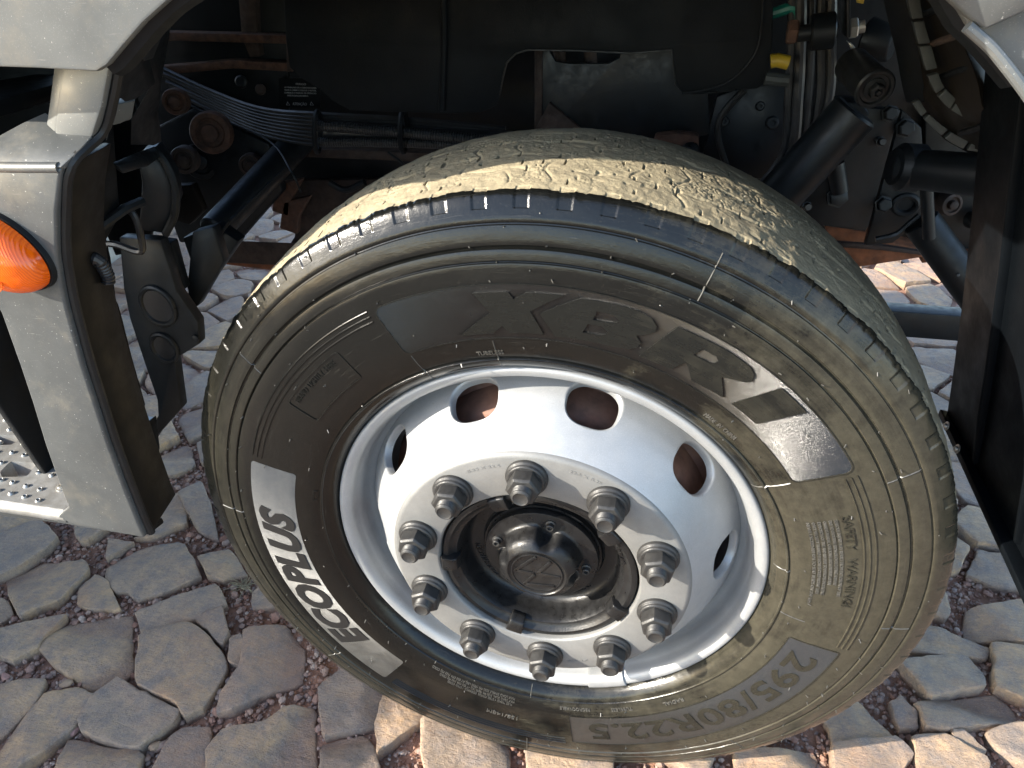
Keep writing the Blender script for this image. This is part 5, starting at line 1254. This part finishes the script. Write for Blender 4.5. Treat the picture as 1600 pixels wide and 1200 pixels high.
# tubes running back to the battery frame
b = MB(); b.cyl(at(1408, 262, .56), at(1570, 278, .46), .030, seg=28, ch=.004); b.build('cross_tube', M['chassis'], truck)
b = MB(); b.lathe_axis(at(1424, 262, .555), (-1, -.25, .1), [(-.012, .036), (.018, .036), (.028, .028), (.03, .01)], 28); b.build('tube_flange', M['chassis'], truck)
b = MB(); b.cyl(at(1446, 262, .60), at(1452, 372, .60), .010, seg=14); b.build('stay_rod', M['chassis'], truck)
b = MB(); b.cyl(at(1438, 345, .66), at(1552, 500, .62), .030, seg=28, ch=.003); b.build('diagonal_tube', M['chassis'], truck)
b = MB(); b.lathe_axis(at(1497, 430, .608), (-.2, -1, .3), [(0, .003), (.001, .0022)], 10); b.build('drain_hole', M['rubber_hose'], truck)
pA = at(1382, 487, 1.0); pB = at(1382, 526, 1.0); b = MB(); b.box((pA.x + .20, 1.03, (pA.z + pB.z) / 2), (.44, .05, pA.z - pB.z)); b.build('cross_bar', M['chassis'], truck, bevel=.003)
b = MB(); b.box((pA.x + .20, 1.12, pB.z - .012), (.44, .03, .02)); b.build('cross_bar_lip', M['rust_dark'], truck, bevel=.002)

# ---- mudguard behind the wheel
YI = .35
edge = [at(1478, 653, YI), at(1490, 570, YI), at(1503, 470, YI), at(1516, 350, YI), at(1527, 230, YI), at(1537, 120, YI), at(1546, 20, YI), at(1552, -60, YI)]
sh_ = Vector((.012, -.40, 0)); outer = [p + sh_ for p in edge]
b = MB(); b.strip(edge, outer, (.012, 0, 0)); guard_ = b.build('mudguard', M['guard_black'], truck, bevel=.003)
for f in (.34, .72):
    P = [p.lerp(q, f) for p, q in zip(edge[:-1], outer[:-1])]
    b = MB(); b.strip([p + Vector((-.010, -.004, .02 if i == 0 else 0)) for i, p in enumerate(P)], [p + Vector((-.010, .004, .02 if i == 0 else 0)) for i, p in enumerate(P)], (.012, 0, 0)); b.build('guard_rib', M['guard_black'], guard_, bevel=.002)
e0 = edge[0]
b = MB(); b.strip([e0 + Vector((-.012, .004, .002)), e0 + Vector((-.012, -.40, .002))], [e0 + Vector((.02, .004, -.004)), e0 + Vector((.02, -.40, -.004))], (0, 0, .012)); b.build('guard_lip', M['guard_black'], guard_, bevel=.003)
b = MB(); b.prism([e0 + Vector((.022, -.005, .02)), e0 + Vector((.022, -.40, .02)), e0 + Vector((.03, -.40, -.06)), e0 + Vector((.03, -.03, -.012))], (.008, 0, 0)); flap = b.build('mud_flap', M['bezel'], truck, bevel=.002)
for f in (.10, .24):
    c = e0 + Vector((-.0125, -.40 * f, .012)); b = MB(); b.lathe_axis(c + Vector((.001, 0, 0)), (-1, 0, .2), [(0, .007), (.0015, .007), (.002, .004), (.005, .0035)], 14); b.build('guard_screw', M['steel'], guard_)
# ribbed inner edge of the rear arch
def arch_band(L1, L2, mat, n, name, Y=.36, gap=.14):
    A1 = [at(x, y, Y) for x, y in L1]; A2 = [at(x, y, Y) for x, y in L2]
    S1 = spline(A1, 12); S2 = spline(A2, 12); m = len(S1) - 1
    for k in range(n):
        i0 = int(round(m * (k + gap / 2) / n)); i1 = int(round(m * (k + 1 - gap / 2) / n))
        b = MB(); b.strip([S1[i] for i in range(i0, i1 + 1)], [S2[i] for i in range(i0, i1 + 1)], (0, .012, 0)); b.build(name, M[mat], truck, bevel=.001)
def at36(c): return (1350 + c[0] / 4.615, c[1] / 4.615)
b = MB()
C_in = [at36(q) for q in ((200, -60), (230, 100), (270, 300), (310, 500), (350, 720), (430, 860), (580, 1010), (760, 1110), (900, 1150))]
C_out = [at36(q) for q in ((560, -60), (620, 100), (700, 280), (780, 480), (820, 600), (850, 760), (880, 830), (895, 900), (900, 1000))]
b.strip([at(x, y, .52) for x, y in C_in], [at(x, y, .34) for x, y in C_out], (.02, .02, 0)); b.build('arch_liner', M['brown_plastic'], truck, bevel=.002)
b = MB(); b.strip([at(*at36(q), .50) for q in ((120, -60), (170, 150), (230, 400), (270, 620), (300, 740))], [at(*at36(q), .47) for q in ((300, -60), (360, 180), (420, 380), (490, 620), (600, 740))], (.01, .01, 0)); b.build('arch_flange', M['black_plastic'], truck, bevel=.002)
arch_band([at36(q) for q in ((300, -60), (360, 180), (415, 390), (490, 620), (590, 760), (720, 850), (830, 910))], [at36(q) for q in ((395, -60), (440, 170), (500, 380), (560, 590), (640, 690), (760, 790), (875, 840))], 'rib_grey', 7, 'liner_rib', .40)
arch_band([at36(q) for q in ((345, 740), (425, 850), (570, 990), (730, 1080), (900, 1100))], [at36(q) for q in ((400, 715), (465, 815), (620, 945), (770, 1020), (900, 1050))], 'rib_grey', 4, 'liner_rib', .46)
for q0, q1 in (((425, 110), (600, 30)), ((480, 320), (690, 250)), ((550, 560), (780, 470)), ((640, 690), (820, 590)), ((700, 960), (880, 900))):
    b = MB(); b.tube([at(*at36(q0), .415), at(*at36(q1), .35)], .0045, 8); b.build('cross_rib', M['rust_dark'] if q0[0] in (480,) else M['black_plastic'], truck)

# ================================================================== unseen wall added to shade the ground ahead of the wheel
b = MB(); b.box((-2.30, .73, .49), (.20, 3.74, 1.02)); wall = b.build('added_shade_wall', M['tan_block'], None, bevel=.012); tag(wall, 'unseen wall added ahead of the truck to shade the ground', 'shade wall')

# ================================================================== loose things on the ground
def tuft(px, py, n, label):
    base = atz(px, py, -.012); g = empty('dry_grass', base); tag(g, label, 'plant'); r = random.Random(5); b = MB()
    for k in range(n):
        a = r.uniform(0, 6.28); L = r.uniform(.015, .045); up = r.uniform(.1, .8); d = Vector((math.cos(a), math.sin(a), up)).normalized()
        s = Vector((r.gauss(0, .006), r.gauss(0, .006), 0)); bend = Vector((r.gauss(0, .3), r.gauss(0, .3), -.5)) * L * .5
        b.tube([s, s + d * L * .5, s + d * L + bend], .0006, 4)
    o = link('grass_blade', b.mesh('grass_blade'), M['straw'], g); o['kind'] = 'stuff'
tuft(380, 915, 46, 'dry yellow grass tuft growing between cobblestones beside the tyre')
def rock(px, py, r, label, mat, seed):
    rr = random.Random(seed); bm = bmesh.new(); bmesh.ops.create_icosphere(bm, subdivisions=2, radius=1)
    for v in bm.verts:
        f = 1 + .35 * mnoise.noise(v.co * 1.3 + Vector((seed, 0, 0))); v.co = Vector((v.co.x * r * f, v.co.y * r * f * .7, v.co.z * r * f * .55))
    me = bpy.data.meshes.new('loose_rock'); bm.to_mesh(me); bm.free(); finish(me, 28)
    o = link('loose_rock', me, mat); p = atz(px, py, -.006); o.location = (p.x, p.y, -.006); o.rotation_euler = (0, 0, rr.uniform(0, 6)); tag(o, label, 'rock', 'loose rocks between the cobblestones'); return o
M['pink_rock'] = simple('pink_rock', (0.28, 0.15, 0.12), 0.85, nscale=60, bump=.5); M['tan_rock'] = simple('tan_rock', (0.24, 0.16, 0.10), 0.85, nscale=60, bump=.5)
rock(115, 1142, .0115, 'pinkish loose rock in the joint at the bottom left, largest of the loose rocks', M['pink_rock'], 3)
rock(8, 1057, .010, 'reddish rock chip at the left edge of the picture', M['pink_rock'], 9)
rock(104, 1068, .013, 'flat tan rock wedged between two big cobblestones at lower left', M['tan_rock'], 14)
rock(243, 1166, .012, 'tan rock standing in the joint near the bottom edge, right of a wide cobblestone', M['tan_rock'], 21)
rock(298, 808, .010, 'pale tan rock just right of the grey step panel foot', M['tan_rock'], 27)
